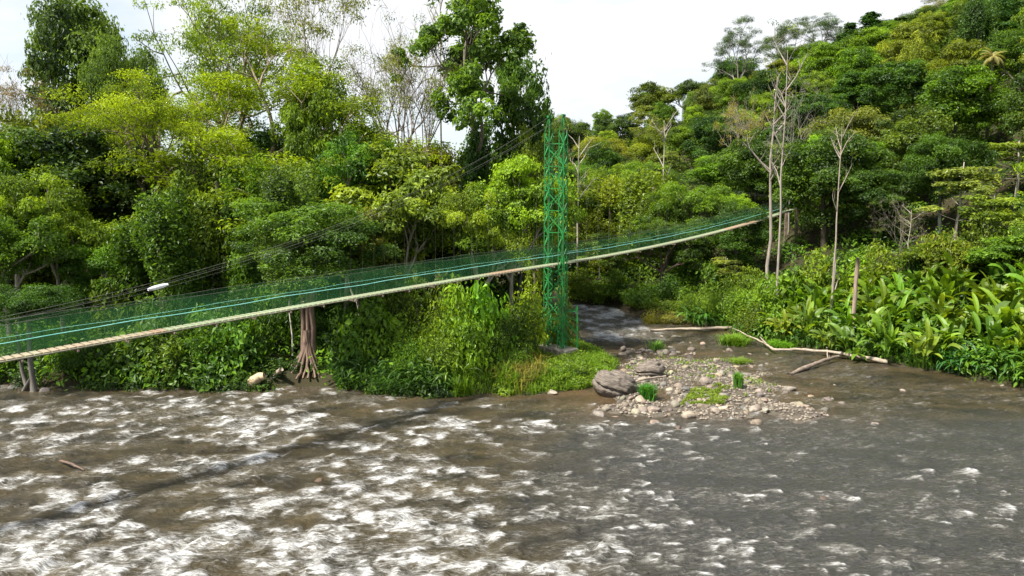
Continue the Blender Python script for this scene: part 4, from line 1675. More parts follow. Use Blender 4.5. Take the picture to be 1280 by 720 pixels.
# far side of the side channel and right bank low bushes
BRt = [
    (722, 1.5, 4.2, 2.6, 1, (0.085, 0.13, 0.022)), (745, 1.2, 3.4, 2.4, 4, (0.10, 0.14, 0.025)), (772, 1.5, 3.6, 2.4, 2, (0.06, 0.12, 0.022)),
    (800, 2.5, 3.0, 2.4, 1, (0.05, 0.11, 0.02)), (835, 4.0, 4.0, 2.6, 0, (0.045, 0.09, 0.018)), (872, 1.6, 4.0, 2.4, 4, (0.085, 0.165, 0.024)),
    (896, 1.8, 4.6, 2.2, 4, (0.11, 0.17, 0.028)), (915, 1.4, 4.2, 2.0, 1, (0.085, 0.16, 0.024)), (940, 1.2, 3.4, 1.9, 0, (0.09, 0.16, 0.024)),
    (955, 3.0, 4.8, 2.2, 2, (0.095, 0.175, 0.024)), (895, 5.5, 5.2, 2.4, 5, (0.09, 0.16, 0.024)), (930, 6.5, 5.6, 2.4, 1, (0.10, 0.17, 0.024)),
    (985, 6.5, 5.4, 2.4, 3, (0.095, 0.17, 0.024)), (1015, 8.5, 5.6, 2.4, 2, (0.09, 0.165, 0.024)), (860, 8.5, 5.2, 2.6, 2, (0.06, 0.12, 0.02)),
    (1185, 10.5, 6.6, 2.8, 1, (0.105, 0.15, 0.024)), (1220, 12, 7.2, 2.8, 0, (0.085, 0.13, 0.022)), (1275, 10.5, 6.5, 2.8, 4, (0.10, 0.16, 0.024)),
    (1095, 10.5, 4.6, 2.2, 2, (0.10, 0.16, 0.024)), (1075, 12.5, 4.2, 2.4, 5, (0.10, 0.17, 0.024)), (1310, 9, 6, 2.6, 2, G_LIT), (1150, 12.5, 3.6, 2.2, 0, (0.05, 0.11, 0.02)),
]
for i, (px, off, h, r, vv, c) in enumerate(BRt):
    y = shore_y(px, POLY_R) + off
    e = plant('bush', x_at(px, y, 0), y, h, r, var=vv, color=c, bark=BK_DARK, name='bush', cat='bush', group='bushes along the far bank')
    size = 'head-high' if h < 4.5 else 'tall'
    tone = 'bright' if c[1] > 0.16 else ('dark' if c[1] < 0.1 else 'mid green')
    lf = ['fine-leaved', 'small-leaved', 'leafy', 'broad-leaved', 'narrow-leaved', 'large-leaved'][vv]
    at_ = 'at the head of the side channel' if px < 860 else ('where the log reaches the right bank' if px < 960 else
                                                            ('behind the big-leaved plants near the pale trunks' if px < 1160 else 'behind the big-leaved plants towards the right edge'))
    e['label'] = '%s %s %s bush %s' % (size, tone, lf, at_)

# reddish bush on the small gravel spit in the channel
y0 = on_z(818, 404)
e = plant('bush', y0[0], y0[1], 2.6, 1.5, var=4, color=(0.105, 0.125, 0.03), bark=(0.25, 0.16, 0.1), name='bush', cat='bush', label='yellowish-brown straggly bush on the spit in the side channel')
e = plant('bush', on_z(845, 404)[0], on_z(845, 404)[1], 1.6, 1.8, var=1, color=(0.10, 0.125, 0.035), bark=(0.25, 0.16, 0.1), name='bush', cat='bush', label='low olive-brown bush right of the straggly spit bush')

# ---- big-leaved plants of the right bank
rg = np.random.default_rng(60)
n = 0
cand = []
for px in np.arange(958, 1400, 4.0):
    sy = shore_y(px, POLY_R)
    if sy is None:
        continue
    for off in (0.5, 2.2, 4.2, 6.4, 8.6):
        cand.append((px + rg.uniform(-6, 6), sy + off + rg.uniform(-0.5, 0.5), off))
rg.shuffle(cand)
used = []
hmade = []
HMARK = [('the brown dead trunk', 1070, 370), ('the pale pinkish trunk', 1041, 345), ('the right pale trunk', 968, 370), ('the log end', 1105, 445), ('the twiggy grey tree', 1125, 350), ('the right edge', 1275, 400), ('the log bend', 1000, 430), ('the drooping canes', 1215, 460)]
for px, y, off in cand:
    x = x_at(px, y, 0)
    sp = 1.75
    if any((x - a) ** 2 + (y - b) ** 2 < sp ** 2 for a, b in used):
        continue
    if off < 1 and px > 1180:
        continue
    used.append((x, y))
    me = HELI[rg.integers(0, 4)]
    o = link('big_leaved_plant', me, None, None, jit((0.118, 0.185, 0.018) if off > 1 else (0.150, 0.200, 0.030), 0.20))
    s = rg.uniform(0.85, 1.2) * (1.0 + 0.03 * off)
    o.location = (x, y, gz(x, y) - 0.05)
    o.scale = (s, s, s * rg.uniform(0.9, 1.15))
    o.rotation_euler = (R(rg.uniform(0, 10)) if off > 1 else R(16), 0, 0)
    o.rotation_euler.z = rg.uniform(0, 6.28) if off > 1 else rg.uniform(-0.4, 0.4)
    row = 'leaning over the water' if off < 1 else ('in the middle of the thicket' if off < 5 else 'at the back of the thicket')
    part = 'left of the brown dead trunk' if px < 1065 else ('right of the brown dead trunk' if px < 1180 else 'towards the right edge')
    hp = to_px(x, y, gz(x, y) + 1.6)
    o['category'] = 'plant'
    o['group'] = 'banana-like big-leaved plants on the right bank'
    hmade.append([o, 'banana-like plant %s ' % ('leaning over the water' if off < 1 else ('in the thicket' if off < 5 else 'at the thicket back')), relative(hp[0], hp[1], HMARK), hp[0], hp[1]])
    n += 1
settle(hmade, 'plant')
print('heliconia', n)

# cane-like drooping plants at the waterline
for i, (px, poly, off, s, c) in enumerate([(1195, POLY_R, 0.3, 0.95, (0.04, 0.12, 0.035)), (1222, POLY_R, 0.4, 1.0, (0.05, 0.13, 0.03)), (1250, POLY_R, 0.4, 1.15, (0.075, 0.155, 0.025)),
                                          (1275, POLY_R, 0.5, 1.2, (0.08, 0.16, 0.025)), (1300, POLY_R, 0.5, 1.2, (0.08, 0.16, 0.025)), (868, POLY_R, 0.3, 1.1, (0.07, 0.15, 0.03)),
                                          (885, POLY_R, 0.4, 1.0, (0.06, 0.15, 0.03)), (1170, POLY_R, 0.2, 0.8, (0.05, 0.13, 0.03)),
                                          (570, POLY_L, 1.6, 0.85, (0.11, 0.17, 0.03)), (540, POLY_L, 0.9, 0.8, (0.06, 0.11, 0.025)), (430, POLY_L, 0.9, 0.8, (0.035, 0.075, 0.02)),
                                          (460, POLY_L, 0.8, 0.85, (0.045, 0.095, 0.025)), (490, POLY_L, 0.8, 0.9, (0.05, 0.10, 0.025)), (515, POLY_L, 0.7, 0.85, (0.055, 0.11, 0.022))]):
    y = shore_y(px, poly) + off
    x = x_at(px, y, 0)
    o = link('cane_clump', CANE[i % 3], None, None, c)
    o.location = (x, y, gz(x, y) - 0.05)
    o.rotation_euler = (0, 0, i * 1.3)
    o.scale = (s, s, s)
    side = 'far right bank edge' if px > 1100 else ('bank where the log ends' if px > 800 else ('left bank near the bright grass' if px > 500 else 'left bank right of the buttress roots'))
    tag(o, 'narrow-leaved drooping cane clump at the waterline, %s' % side, 'cane clump', 'cane clumps, %s' % side)


# ------------------------------------------------------------------ grasses (nobody could count them)
def grass(name, pts, hts, col, label, seed, wid=0.02, lean=0.35, tint=(0.2, 0.9), parent=None):
    rg = np.random.default_rng(seed)
    P = np.array(pts)
    n = len(P)
    z = ground(P[:, 0], P[:, 1])
    base = np.column_stack([P, z - 0.03])
    az = rg.uniform(0, 6.28, n)
    s = np.column_stack([-np.sin(az), np.cos(az), np.zeros(n)])
    d = np.column_stack([np.cos(az), np.sin(az), np.zeros(n)])
    h = np.array(hts)[:, None]
    ln = rg.uniform(0.1, 1.0, n)[:, None] * lean * 2
    w = wid * rg.uniform(0.7, 1.5, n)[:, None]
    m = base + d * h * ln * 0.3 + np.array([0, 0, 1]) * h * 0.62
    t = base + d * h * ln * 1.05 + np.array([0, 0, 1]) * h * (0.98 - 0.35 * ln)
    V = np.stack([base - s * w, base + s * w, m + s * w * 0.8, m - s * w * 0.8, t], 1).reshape(-1, 3)
    k = np.arange(n)[:, None] * 5
    F4 = k + np.array([[0, 1, 2, 3]])
    F3 = k + np.array([[3, 2, 4]])
    tt = np.repeat(np.clip(rg.uniform(*tint, n), 0, 1), 5)
    me = mesh_np(name, V, [F4, F3], {'tint': tt})
    o = link(name, me, M_GRASS, None, col)
    tag(o, label, 'grass', kind='stuff')
    return o


def in_pixels(n, poly_px, seed, yjit=0.0, spot=0.0, thr=0.45):
    """n ground points whose pixels fall in a polygon of the photograph"""
    rg = np.random.default_rng(seed)
    poly = [on_z(a, b) for a, b in poly_px]
    A = np.array(poly)
    lo, hi = A.min(0), A.max(0)
    out = []
    while sum(len(o) for o in out) < n:
        Q = rg.uniform(lo, hi, (n * 2, 2))
        m = sdist(Q[:, 0], Q[:, 1], poly) > 0
        if spot:
            m &= fbm(Q[:, 0] * spot, Q[:, 1] * spot, 3, seed % 50) > thr
        m &= ground(Q[:, 0], Q[:, 1]) > 0.02
        m &= (np.hypot(Q[:, 0] - 3.08, Q[:, 1] - 52.0) > 1.25) & ~((np.abs(Q[:, 0] - 3.4) < 0.5) & (Q[:, 1] < 52) & (Q[:, 1] > 49.9))
        out.append(Q[m])
        if len(out) > 60:
            break
    return np.concatenate(out)[:n]


rg = np.random.default_rng(70)
ISL = [(560, 500), (640, 496), (735, 493), (770, 474), (775, 452), (745, 436), (700, 430), (640, 440), (590, 452), (550, 470)]
p = in_pixels(26000, ISL, 71)
grass('island_grass', p, rg.uniform(0.2, 0.55, len(p)) * (0.6 + 0.9 * fbm(p[:, 0] * 0.8, p[:, 1] * 0.8, 3, 3)), (0.125, 0.200, 0.022), 'bright green grass covering the island around the tower foot', 72, wid=0.022, lean=0.5)
p = in_pixels(5200, [(565, 498), (665, 496), (672, 466), (640, 452), (580, 450)], 73, spot=0.7, thr=0.50)
grass('tall_grass', p, rg.uniform(0.3, 1.6, len(p)) * (0.4 + 1.2 * fbm(p[:, 0] * 0.9, p[:, 1] * 0.9, 3, 13)), (0.115, 0.190, 0.020), 'tall yellow-green grass between the bushes and the tower foot', 74, wid=0.028, lean=0.4)
p = in_pixels(900, [(615, 497), (680, 494), (680, 470), (630, 466)], 75, spot=0.9, thr=0.5)
grass('dry_grass', p, rg.uniform(0.5, 1.5, len(p)), (0.21, 0.18, 0.055), 'dry straw-coloured grass mixed into the tall grass', 76, wid=0.02, lean=0.6)
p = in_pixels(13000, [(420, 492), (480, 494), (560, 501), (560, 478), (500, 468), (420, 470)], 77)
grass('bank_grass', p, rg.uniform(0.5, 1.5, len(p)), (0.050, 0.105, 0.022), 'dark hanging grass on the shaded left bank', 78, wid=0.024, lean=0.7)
p = in_pixels(2600, [(850, 510), (905, 508), (918, 492), (900, 482), (868, 488)], 79, spot=1.2, thr=0.38)
grass('bar_grass', p, rg.uniform(0.10, 0.28, len(p)), (0.14, 0.185, 0.030), 'short yellow-green grass patch on the gravel bar', 80, wid=0.03, lean=0.6)
p = in_pixels(900, [(760, 470), (830, 475), (930, 500), (1000, 480), (900, 450), (790, 440)], 81, spot=1.0, thr=0.55)
grass('bar_sprouts', p, rg.uniform(0.10, 0.32, len(p)), (0.13, 0.20, 0.025), 'scattered green sprouts among the bar stones', 82, wid=0.03, lean=0.6)
p = in_pixels(5000, [(860, 406), (960, 428), (1100, 455), (1280, 490), (1320, 480), (1100, 444), (960, 416), (860, 398)], 83)
grass('far_bank_grass', p, rg.uniform(0.4, 1.1, len(p)), (0.075, 0.155, 0.024), 'green grass fringe along the foot of the right bank', 84, wid=0.028, lean=0.7)

# low herbs between the grass on the island
p = in_pixels(150, ISL, 91)
rad = rg.uniform(0.22, 0.6, (len(p), 1)) * np.array([1.2, 1.2, 0.75])
scatter_clumps('island_herbs', p, rad, (rad[:, 0] ** 2 * 1100).astype(int) + 30, 0.13, (0.125, 0.185, 0.024), 'leafy bright green herbs mounding around the tower foot', 92, cat='herbs', zoff=0.05, tintspread=0.9)


def tuft(px, py, h, r, n, col, label, name='grass_tuft'):
    x, y = on_z(px, py)
    rg = np.random.default_rng(int(px))
    mb = MB()
    for i in range(n):
        az = rg.uniform(0, 6.28)
        q = np.array([rg.normal() * r * 0.35, rg.normal() * r * 0.35, -0.05])
        ln = rg.uniform(0.2, 1.0) * r
        hh = h * rg.uniform(0.55, 1.1)
        d = np.array([math.cos(az), math.sin(az), 0])
        s = np.array([-math.sin(az), math.cos(az), 0]) * 0.025
        m = q + d * ln * 0.4 + np.array([0, 0, hh * 0.7])
        t = q + d * ln * 1.2 + np.array([0, 0, hh * 0.9])
        mb.add([q - s, q + s, m + s, m - s, t], [np.array([[0, 1, 2, 3]]), np.array([[3, 2, 4]])], rg.uniform(0.2, 0.9))
    o = link(name, mb.mesh(name), M_GRASS, None, col)
    o.location = (x, y, max(gz(x, y), -0.05))
    tag(o, label, 'grass tuft')


tuft(808, 500, 1.0, 0.55, 420, (0.06, 0.17, 0.03), 'dense green tuft right beside the dark layered boulder')
tuft(922, 488, 1.15, 0.35, 160, (0.09, 0.20, 0.04), 'upright pale green tuft at the right end of the gravel bar')
tuft(820, 437, 0.9, 0.7, 160, (0.12, 0.22, 0.05), 'pale green tuft on stones in the side channel')
tuft(918, 430, 0.9, 1.3, 900, (0.12, 0.20, 0.025), 'rounded yellow-green grass hummock in the water left of the log bend')
tuft(975, 433, 0.55, 1.2, 700, (0.12, 0.24, 0.02), 'bright low grass hummock behind the log')
tuft(925, 454, 0.35, 0.9, 300, (0.13, 0.19, 0.03), 'small low grass patch in the shallow water before the hummock')


# ------------------------------------------------------------------ stones
def ico(sub=2):
    import bmesh
    bm = bmesh.new()
    bmesh.ops.create_icosphere(bm, subdivisions=sub, radius=1.0)
    V = np.array([v.co[:] for v in bm.verts])
    F = np.array([[v.index for v in f.verts] for f in bm.faces])
    bm.free()
    return V, F


IV, IF = ico(3)
IV2, IF2 = ico(1)
ROCKS = []
for v in range(8):
    rg = np.random.default_rng(800 + v)
    V = IV.copy()
    r = np.ones(len(V))
    for k in range(9):                               # flats knocked off a rounded stone
        nrm = unit(rg.normal(size=3))
        dd = V @ nrm
        V = V - np.outer(np.clip(dd - rg.uniform(0.55, 0.88), 0, 1) * 0.85, nrm)
    kk = unit(rg.normal(size=(3, 3))) * 4
    V *= (1 + 0.04 * np.sin(V @ kk[0]) + 0.03 * np.sin(V @ kk[1] * 2))[:, None]
    V *= np.array([1.0, rg.uniform(0.65, 0.9), rg.uniform(0.5, 0.72)])
    me = mesh_np('stone', V, IF, {'tint': np.full(len(V), 0.5)}, True)
    me.materials.append(M_ROCK)
    ROCKS.append(me)
STC = [(0.22, 0.185, 0.145), (0.17, 0.15, 0.125), (0.28, 0.235, 0.18), (0.12, 0.108, 0.096), (0.31, 0.27, 0.21), (0.20, 0.165, 0.13)]


SMARK = [('the big dark boulder', 769, 490), ('the second boulder', 812, 468), ('the grass patch on the bar', 880, 497), ('the pale green tuft', 922, 480),
         ('the dark broken branch', 990, 468), ('the lone pale rock in the shallows', 993, 506), ('the grass hummock', 918, 430), ('the flat pale rock', 862, 521), ('the channel tuft', 820, 437)]
smade = []


def stone(x, y, s, label, group, sink=0.35, col=None, name='stone'):
    o = link(name, ROCKS[prand.randrange(8)], None, None, col or jit(STC[prand.randrange(len(STC))], 0.12))
    zz = max(gz(x, y), -0.12)
    o.location = (x, y, zz + s * 0.6 * (0.5 - sink))
    o.scale = (s * prand.uniform(0.85, 1.2), s * prand.uniform(0.85, 1.2), s)
    o.rotation_euler = (prand.uniform(-0.2, 0.2), prand.uniform(-0.2, 0.2), prand.uniform(0, 6.28))
    tag(o, label, 'stone', group)
    return o


rg = np.random.default_rng(90)
cnt = 0
while cnt < 285:
    # stones crowd the bar and thin out to its right and behind
    u = rg.random()
    if u < 0.62:
        px, py = rg.uniform(755, 960), rg.uniform(436, 522)
    elif u < 0.85:
        px, py = rg.uniform(930, 1060), rg.uniform(470, 532)
    else:
        px, py = rg.uniform(760, 900), rg.uniform(418, 445)
    x, y = on_z(px, py)
    a = np.array([x]), np.array([y])
    if float(sdist(*a, POLY_L)[0]) > -0.6 or float(sdist(*a, POLY_R)[0]) > -1.2:
        continue
    s = 0.12 + 0.30 * rg.random() ** 2.0
    if gz(x, y) < -0.1 and rg.random() < 0.35:
        continue
    if px > 960 and rg.random() < 0.55:
        continue
    big = s > 0.24
    where = 'on the gravel bar' if (px < 940 and py > 445) else ('in the shallows right of the gravel bar' if px >= 940 else 'in the riffle behind the gravel bar')
    sz = 'larger' if big else 'small'
    smade.append([stone(x, y, s, '', '%s stones %s' % (sz, where)), sz + ' stone ', relative(px, py, SMARK), px, py])
    cnt += 1

settle(smade, 'stone')
for px, py, s, col, lab in [
    (800, 505, 0.52, (0.36, 0.29, 0.23), 'fist-shaped pale brown rock at the front left of the gravel bar'),
    (818, 515, 0.50, (0.24, 0.20, 0.17), 'dark-sided rock at the water, front left of the gravel bar'),
    (862, 521, 0.42, (0.28, 0.24, 0.19), 'flat pale rock standing in the water before the gravel bar'),
    (904, 514, 0.36, (0.46, 0.38, 0.29), 'small tan rock in the water right of the flat pale rock'),
    (750, 518, 0.45, (0.20, 0.18, 0.16), 'dark wet rock where the white water starts below the boulder'),
    (993, 506, 0.36, (0.27, 0.23, 0.19), 'pale rock alone in the shallows right of the gravel bar'),
    (1094, 530, 0.27, (0.24, 0.20, 0.17), 'pale rounded rock out in the river, far right of the bar'),
    (1254, 482, 0.26, (0.30, 0.26, 0.21), 'light stone in the river near the right edge'),
    (400, 601, 0.26, (0.09, 0.060, 0.04), 'reddish wet rock breaking through the foam, middle of the river'),
    (848, 534, 0.24, (0.11, 0.085, 0.065), 'small brown rock under a white crest before the bar'),
    (838, 617, 0.22, (0.09, 0.062, 0.045), 'reddish rock breaking the rapid right of centre'),
    (1030, 622, 0.28, (0.08, 0.062, 0.05), 'brown wet rock beside a wide white crest, right of centre'),
    (834, 711, 0.24, (0.11, 0.070, 0.04), 'orange-brown rock in the rapid at the bottom'),
    (818, 528, 0.30, (0.26, 0.20, 0.16), 'little rock just in front of the gravel bar'),
    (340, 477, 0.5, (0.20, 0.16, 0.12), 'dark rock at the foot of the buttress roots'),
    (1128, 488, 0.24, (0.26, 0.22, 0.18), 'small light stone in the channel below the log end'),
    (690, 492, 0.34, (0.28, 0.24, 0.20), 'flat pale rock at the island shore below the tower'),
    (840, 392, 0.45, (0.34, 0.26, 0.22), 'grey-pink rock at the far bank above the log'),
    (20, 484, 0.5, (0.10, 0.095, 0.09), 'dark boulder left of the trunk in the rapid at the far left'),
    (55, 488, 0.5, (0.11, 0.10, 0.095), 'dark boulder at the foot of the trunk in the far left rapid'),
]:
    x, y = on_z(px, py)
    stone(x, y, s, lab, None, col=col, name='rock', sink=0.2)


def layered_boulder(px, py, size, seed, label, tilt):
    x, y = on_z(px, py)
    rg = np.random.default_rng(seed)
    V, F = ico(5)
    lay = V[:, 2] + 0.22 * V[:, 0] + 0.10 * np.sin(V[:, 0] * 3 + V[:, 1] * 2)
    V = V * np.array([1.0, 0.75, 0.62])
    groove = np.abs(np.sin(lay * 3.3 + 0.6))
    fine = np.abs(np.sin(lay * 22 + 2 * np.sin(V[:, 0] * 4)))
    nz = fbm(V[:, 0] * 5 + V[:, 2] * 4, V[:, 1] * 5 + 7 + V[:, 2] * 3, 4, seed)
    nz2 = fbm(V[:, 0] * 14 + V[:, 2] * 9, V[:, 1] * 14 + V[:, 2] * 11, 3, seed + 3)
    V *= (0.86 + 0.17 * np.clip(groove * 2.6, 0, 1) + 0.02 * fine + 0.22 * (nz - 0.5) + 0.10 * (nz2 - 0.5))[:, None]
    V[:, 2] = np.maximum(V[:, 2], -0.5)
    me = mesh_np('boulder', V * size, F, {'tint': nz}, True)
    o = link('layered_boulder', me, M_STRAT, None)
    o.location = (x, y, gz(x, y) + 0.38 * size)
    o.rotation_euler = tilt
    tag(o, label, 'boulder')


M_STRAT = noise_mat('layered_stone', (0.045, 0.037, 0.030), (0.20, 0.165, 0.13), 2.2, 0.8, 0.9, (1.2, 1.2, 9), lo=0.32, hi=0.66)
layered_boulder(769, 492, 1.45, 5, 'big dark boulder of rounded layers at the left end of the gravel bar', (R(4), R(14), R(10)))
layered_boulder(812, 472, 1.0, 8, 'second dark layered boulder, behind and right of the big one', (R(-3), R(-10), R(-20)))

# gravel: far too many to count
rg = np.random.default_rng(95)
p = in_pixels(5200, [(745, 512), (810, 526), (930, 528), (1040, 532), (1040, 500), (985, 470), (930, 448), (860, 432), (775, 430), (760, 455), (748, 490)], 96)
sc = 0.03 + 0.085 * rg.random(len(p)) ** 1.6
az = rg.uniform(0, 6.28, len(p))
Vr = IV2[None] * np.array([1, 0.8, 0.6]) * sc[:, None, None] * rg.uniform(0.8, 1.2, (len(p), len(IV2), 1))
cx_, sx_ = np.cos(az)[:, None], np.sin(az)[:, None]
Vr = np.stack([Vr[..., 0] * cx_ - Vr[..., 1] * sx_, Vr[..., 0] * sx_ + Vr[..., 1] * cx_, Vr[..., 2]], -1)
Vr += np.column_stack([p, ground(p[:, 0], p[:, 1]) + sc * 0.15])[:, None, :]
F = (IF2[None] + (np.arange(len(p)) * len(IV2))[:, None, None]).reshape(-1, 3)


def gravel_mat():
    m, ns, lk = new_mat('gravel_pebbles')
    out = ns.new('ShaderNodeOutputMaterial')
    pr = ns.new('ShaderNodeBsdfPrincipled')
    pr.inputs['Roughness'].default_value = 0.75
    at = nd(ns, 'ShaderNodeAttribute', attribute_name='tint')
    rp = ns.new('ShaderNodeValToRGB')
    e = rp.color_ramp.elements
    e[0].color = (0.10, 0.078, 0.060, 1)
    e[1].color = (0.29, 0.245, 0.185, 1)
    lk(at.outputs['Fac'], rp.inputs[0])
    lk(rp.outputs[0], pr.inputs['Base Color'])
    lk(pr.outputs[0], out.inputs['Surface'])
    return m


gr = link('gravel', mesh_np('gravel', Vr.reshape(-1, 3), F, {'tint': np.repeat(rg.random(len(p)), len(IV2))}, True), gravel_mat())
tag(gr, 'brown and grey gravel covering the bar', 'gravel', kind='stuff')


# ------------------------------------------------------------------ driftwood
def log_px(pts, name, label, mat=M_DEAD, branches=(), z0=0.0, cat='driftwood log'):
    """pts: (px, py, height above water, radius)"""
    P, rr = [], []
    for px, py, z, r in pts:
        x, y = on_z(px, py, z)
        P.append((x, y, z))
        rr.append(r)
    P = np.array(P)
    t = np.linspace(0, len(P) - 1, (len(P) - 1) * 5 + 1)
    Q = np.column_stack([np.interp(t, range(len(P)), P[:, k]) for k in range(3)])
    for k in range(3):                      # round the bends
        Q[1:-1, k] = (Q[:-2, k] + 2 * Q[1:-1, k] + Q[2:, k]) / 4
    rq = np.interp(t, range(len(P)), rr)
    rg = np.random.default_rng(len(pts) * 7 + int(pts[0][0]))
    Q += rg.normal(size=Q.shape) * 0.02
    o0 = Q[0].copy()
    mb = MB()
    mb.tube(Q - o0, rq * rg.uniform(0.88, 1.12, len(rq)), 9)
    o = link(name, mb.mesh(name, True), mat)
    o.location = o0
    tag(o, label, cat)
    for br in branches:
        b = MB()
        BP = []
        for px, py, z, r in br:
            x, y = on_z(px, py, z)
            BP.append((x - o0[0], y - o0[1], z - o0[2]))
        b.tube(BP, [q[3] for q in br], 7)
        link('branch', b.mesh('branch', True), mat, o)
    return o


log_px([(933, 419, 0.55, 0.06), (955, 428, 0.45, 0.08), (966, 437, 0.35, 0.10), (1000, 437, 0.35, 0.11), (1040, 440, 0.35, 0.12), (1080, 447, 0.30, 0.14), (1110, 452, 0.22, 0.17)],
       'driftwood_log', 'long pale curving driftwood log lying across the side channel',
       branches=[[(935, 420, 0.5, 0.06), (925, 414, 0.8, 0.04), (915, 410, 0.95, 0.02)], [(958, 430, 0.45, 0.07), (950, 421, 0.8, 0.03)]])
log_px([(986, 469, 0.0, 0.14), (1010, 458, 0.22, 0.16), (1028, 452, 0.30, 0.14), (1048, 445, 0.35, 0.10)], 'driftwood_log', 'short dark broken branch rising from the shallows to the long pale log',
       mat=noise_mat('wet_wood', (0.10, 0.075, 0.055), (0.26, 0.20, 0.15), 5, 0.7, 0.4), branches=[[(1037, 449, 0.3, 0.05), (1036, 440, 0.85, 0.035)]])
log_px([(812, 413, 0.10, 0.12), (850, 411, 0.18, 0.12), (890, 411, 0.25, 0.15), (922, 409, 0.35, 0.17), (934, 408, 0.4, 0.16)], 'driftwood_log', 'straight grey log lying half in the water at the head of the channel')
log_px([(788, 478, 0.62, 0.07), (805, 474, 0.75, 0.08), (832, 470, 0.62, 0.06)], 'driftwood_branch', 'pale branch resting across the second layered boulder', cat='driftwood branch')
log_px([(1034, 449, 0.3, 0.04), (1034, 434, 0.35, 0.06)], 'snagged_post', 'short pale stick standing behind the long pale log', cat='stick')
log_px([(75, 576, 0.15, 0.05), (90, 580, 0.22, 0.06), (104, 588, 0.05, 0.03)], 'snagged_branch', 'small bent brown branch caught in the foam at the left', cat='branch', mat=noise_mat('brown_wood', (0.06, 0.04, 0.028), (0.14, 0.09, 0.06), 5, 0.7, 0.4))
# half sunk timber by the roots
log_px([(310, 484, 0.1, 0.28), (322, 472, 0.8, 0.34), (330, 470, 0.95, 0.22)], 'sunken_timber', 'yellowish block of driftwood at the water left of the buttress roots', cat='driftwood block',
       mat=noise_mat('yellow_wood', (0.28, 0.20, 0.11), (0.52, 0.42, 0.27), 3, 0.8, 0.4))
log_px([(332, 480, 0.2, 0.16), (345, 467, 0.8, 0.18), (352, 462, 1.2, 0.15)], 'leaning_timber', 'grey timber leaning between the driftwood block and the roots', cat='driftwood timber')


# trunk standing in the rapid under the bridge at the far left
def rapid_trunk():
    x, y = on_z(42, 489)
    mb = MB()
    mb.tube([(0, 0, -0.5), (0.02, 0, 0.8), (-0.05, 0, 2.0), (0.0, 0, 3.6), (0.1, 0.1, 6.0)], [0.22, 0.17, 0.15, 0.13, 0.10], 9)
    mb.tube([(-0.1, 0, 0.9), (-0.6, 0, 0.2), (-0.9, 0, -0.4)], [0.13, 0.12, 0.14], 6)
    mb.tube([(-0.4, 0.2, -0.4), (-0.75, 0.2, 1.4), (-0.95, 0.3, 3.8)], [0.15, 0.12, 0.09], 7)
    e = link('water_edge_tree', None)
    e.location = (x, y, -0.1)
    tag(e, 'grey tree trunk standing in the dark rapid under the bridge at the far left', 'tree')
    link('trunk', mb.mesh('trunk', True), M_BARK, e, (0.15, 0.135, 0.12))
    v = KIND['broad'][2]
    c = link('crown', v['crown'], M_LEAF, e, G_DRK)
    c.scale = (0.6, 0.6, 0.5)
    c.location = (0, 0.6, 1.4)


rapid_trunk()

# ------------------------------------------------------------------ suspension bridge
T0 = np.array([3.08, 52.0])
LEFT = np.array([-18.9, 27.0])
bd = (T0 - LEFT)
bd /= np.linalg.norm(bd)
bp = np.array([bd[1], -bd[0]])                # towards the camera side


def s_of_px(px):
    """distance along the bridge line from the tower at pixel column px (z about 7)"""
    k = (px - 640) / FPX
    # x = k * (y*CP + 5*SP*...)  solve with z ~ 7
    lo, hi = -60.0, 80.0
    for _ in range(60):
        m = (lo + hi) / 2
        x, y = T0 + bd * m
        v = to_px(x, y, 7.0)[0] if y * CP + 5 * SP > 1 else -9999
        if v < px:
            lo = m
        else:
            hi = m
    return (lo + hi) / 2


def prof(pix, deg, off=0.0):
    S, Z = [], []
    for px, py in pix:
        s = s_of_px(px)
        x, y = T0 + bd * s
        S.append(s)
        Z.append(on_y(px, py, y)[2])
    return np.poly1d(np.polyfit(S, Z, deg)), S, Z


deckL, sL, zL_ = prof([(0, 447), (110, 430), (217, 409), (320, 391), (400, 377), (513, 359), (633, 339), (690, 329)], 2)
deckR, sR, zR_ = prof([(697, 328), (709, 329), (782, 314), (852, 300.5), (911, 285), (946, 274), (988, 261.5)], 2)
cabL, _, zc_ = prof([(0, 400), (110, 378), (217, 346), (380, 302), (435, 280), (541, 233), (574, 216), (690, 148)], 3)
print('deck z', [round(z, 2) for z in zL_], [round(z, 2) for z in zR_], 'cable', [round(z, 2) for z in zc_])
S_END = s_of_px(988)
S_BEG = -62.0
S_LEFTFIT = s_of_px(0)
# blend so that both spans meet at the tower
zt = (deckL(0) + deckR(0)) / 2


def deck_z(s):
    s = np.asarray(s, float)
    zl = deckL(s) + (zt - deckL(0)) * np.exp(np.minimum(s, 0) / 6)
    sl = deckL.deriv()(S_LEFTFIT)
    zl = np.where(s < S_LEFTFIT, deckL(S_LEFTFIT) + sl * (s - S_LEFTFIT) * 0.3, zl)
    zr = deckR(s) + (zt - deckR(0)) * np.exp(-np.maximum(s, 0) / 6)
    return np.where(s < 0, zl, zr)


TOWER_TOP = on_y(693, 146, 52.0)[2]


def cable_z(s):
    s = np.asarray(s, float)
    # left span follows the fitted curve, right span mirrors a sagging parabola to the far end
    zl = np.where(s < S_LEFTFIT, np.maximum(cabL(S_LEFTFIT), deck_z(s) + 1.6), cabL(s) + (TOWER_TOP - cabL(0)) * np.exp(s / 4.0))
    ze = deck_z(S_END) + 1.5
    t = np.clip(s / S_END, 0, 1)
    zr = TOWER_TOP + (ze - TOWER_TOP) * t - 4 * 1.6 * t * (1 - t)
    return np.where(s < 0, np.maximum(zl, deck_z(s) + 1.45), np.maximum(zr, deck_z(s) + 1.42))


def bpnt(s, off, z):
    q = T0 + bd * s + bp * off
    return np.array([q[0], q[1], z])


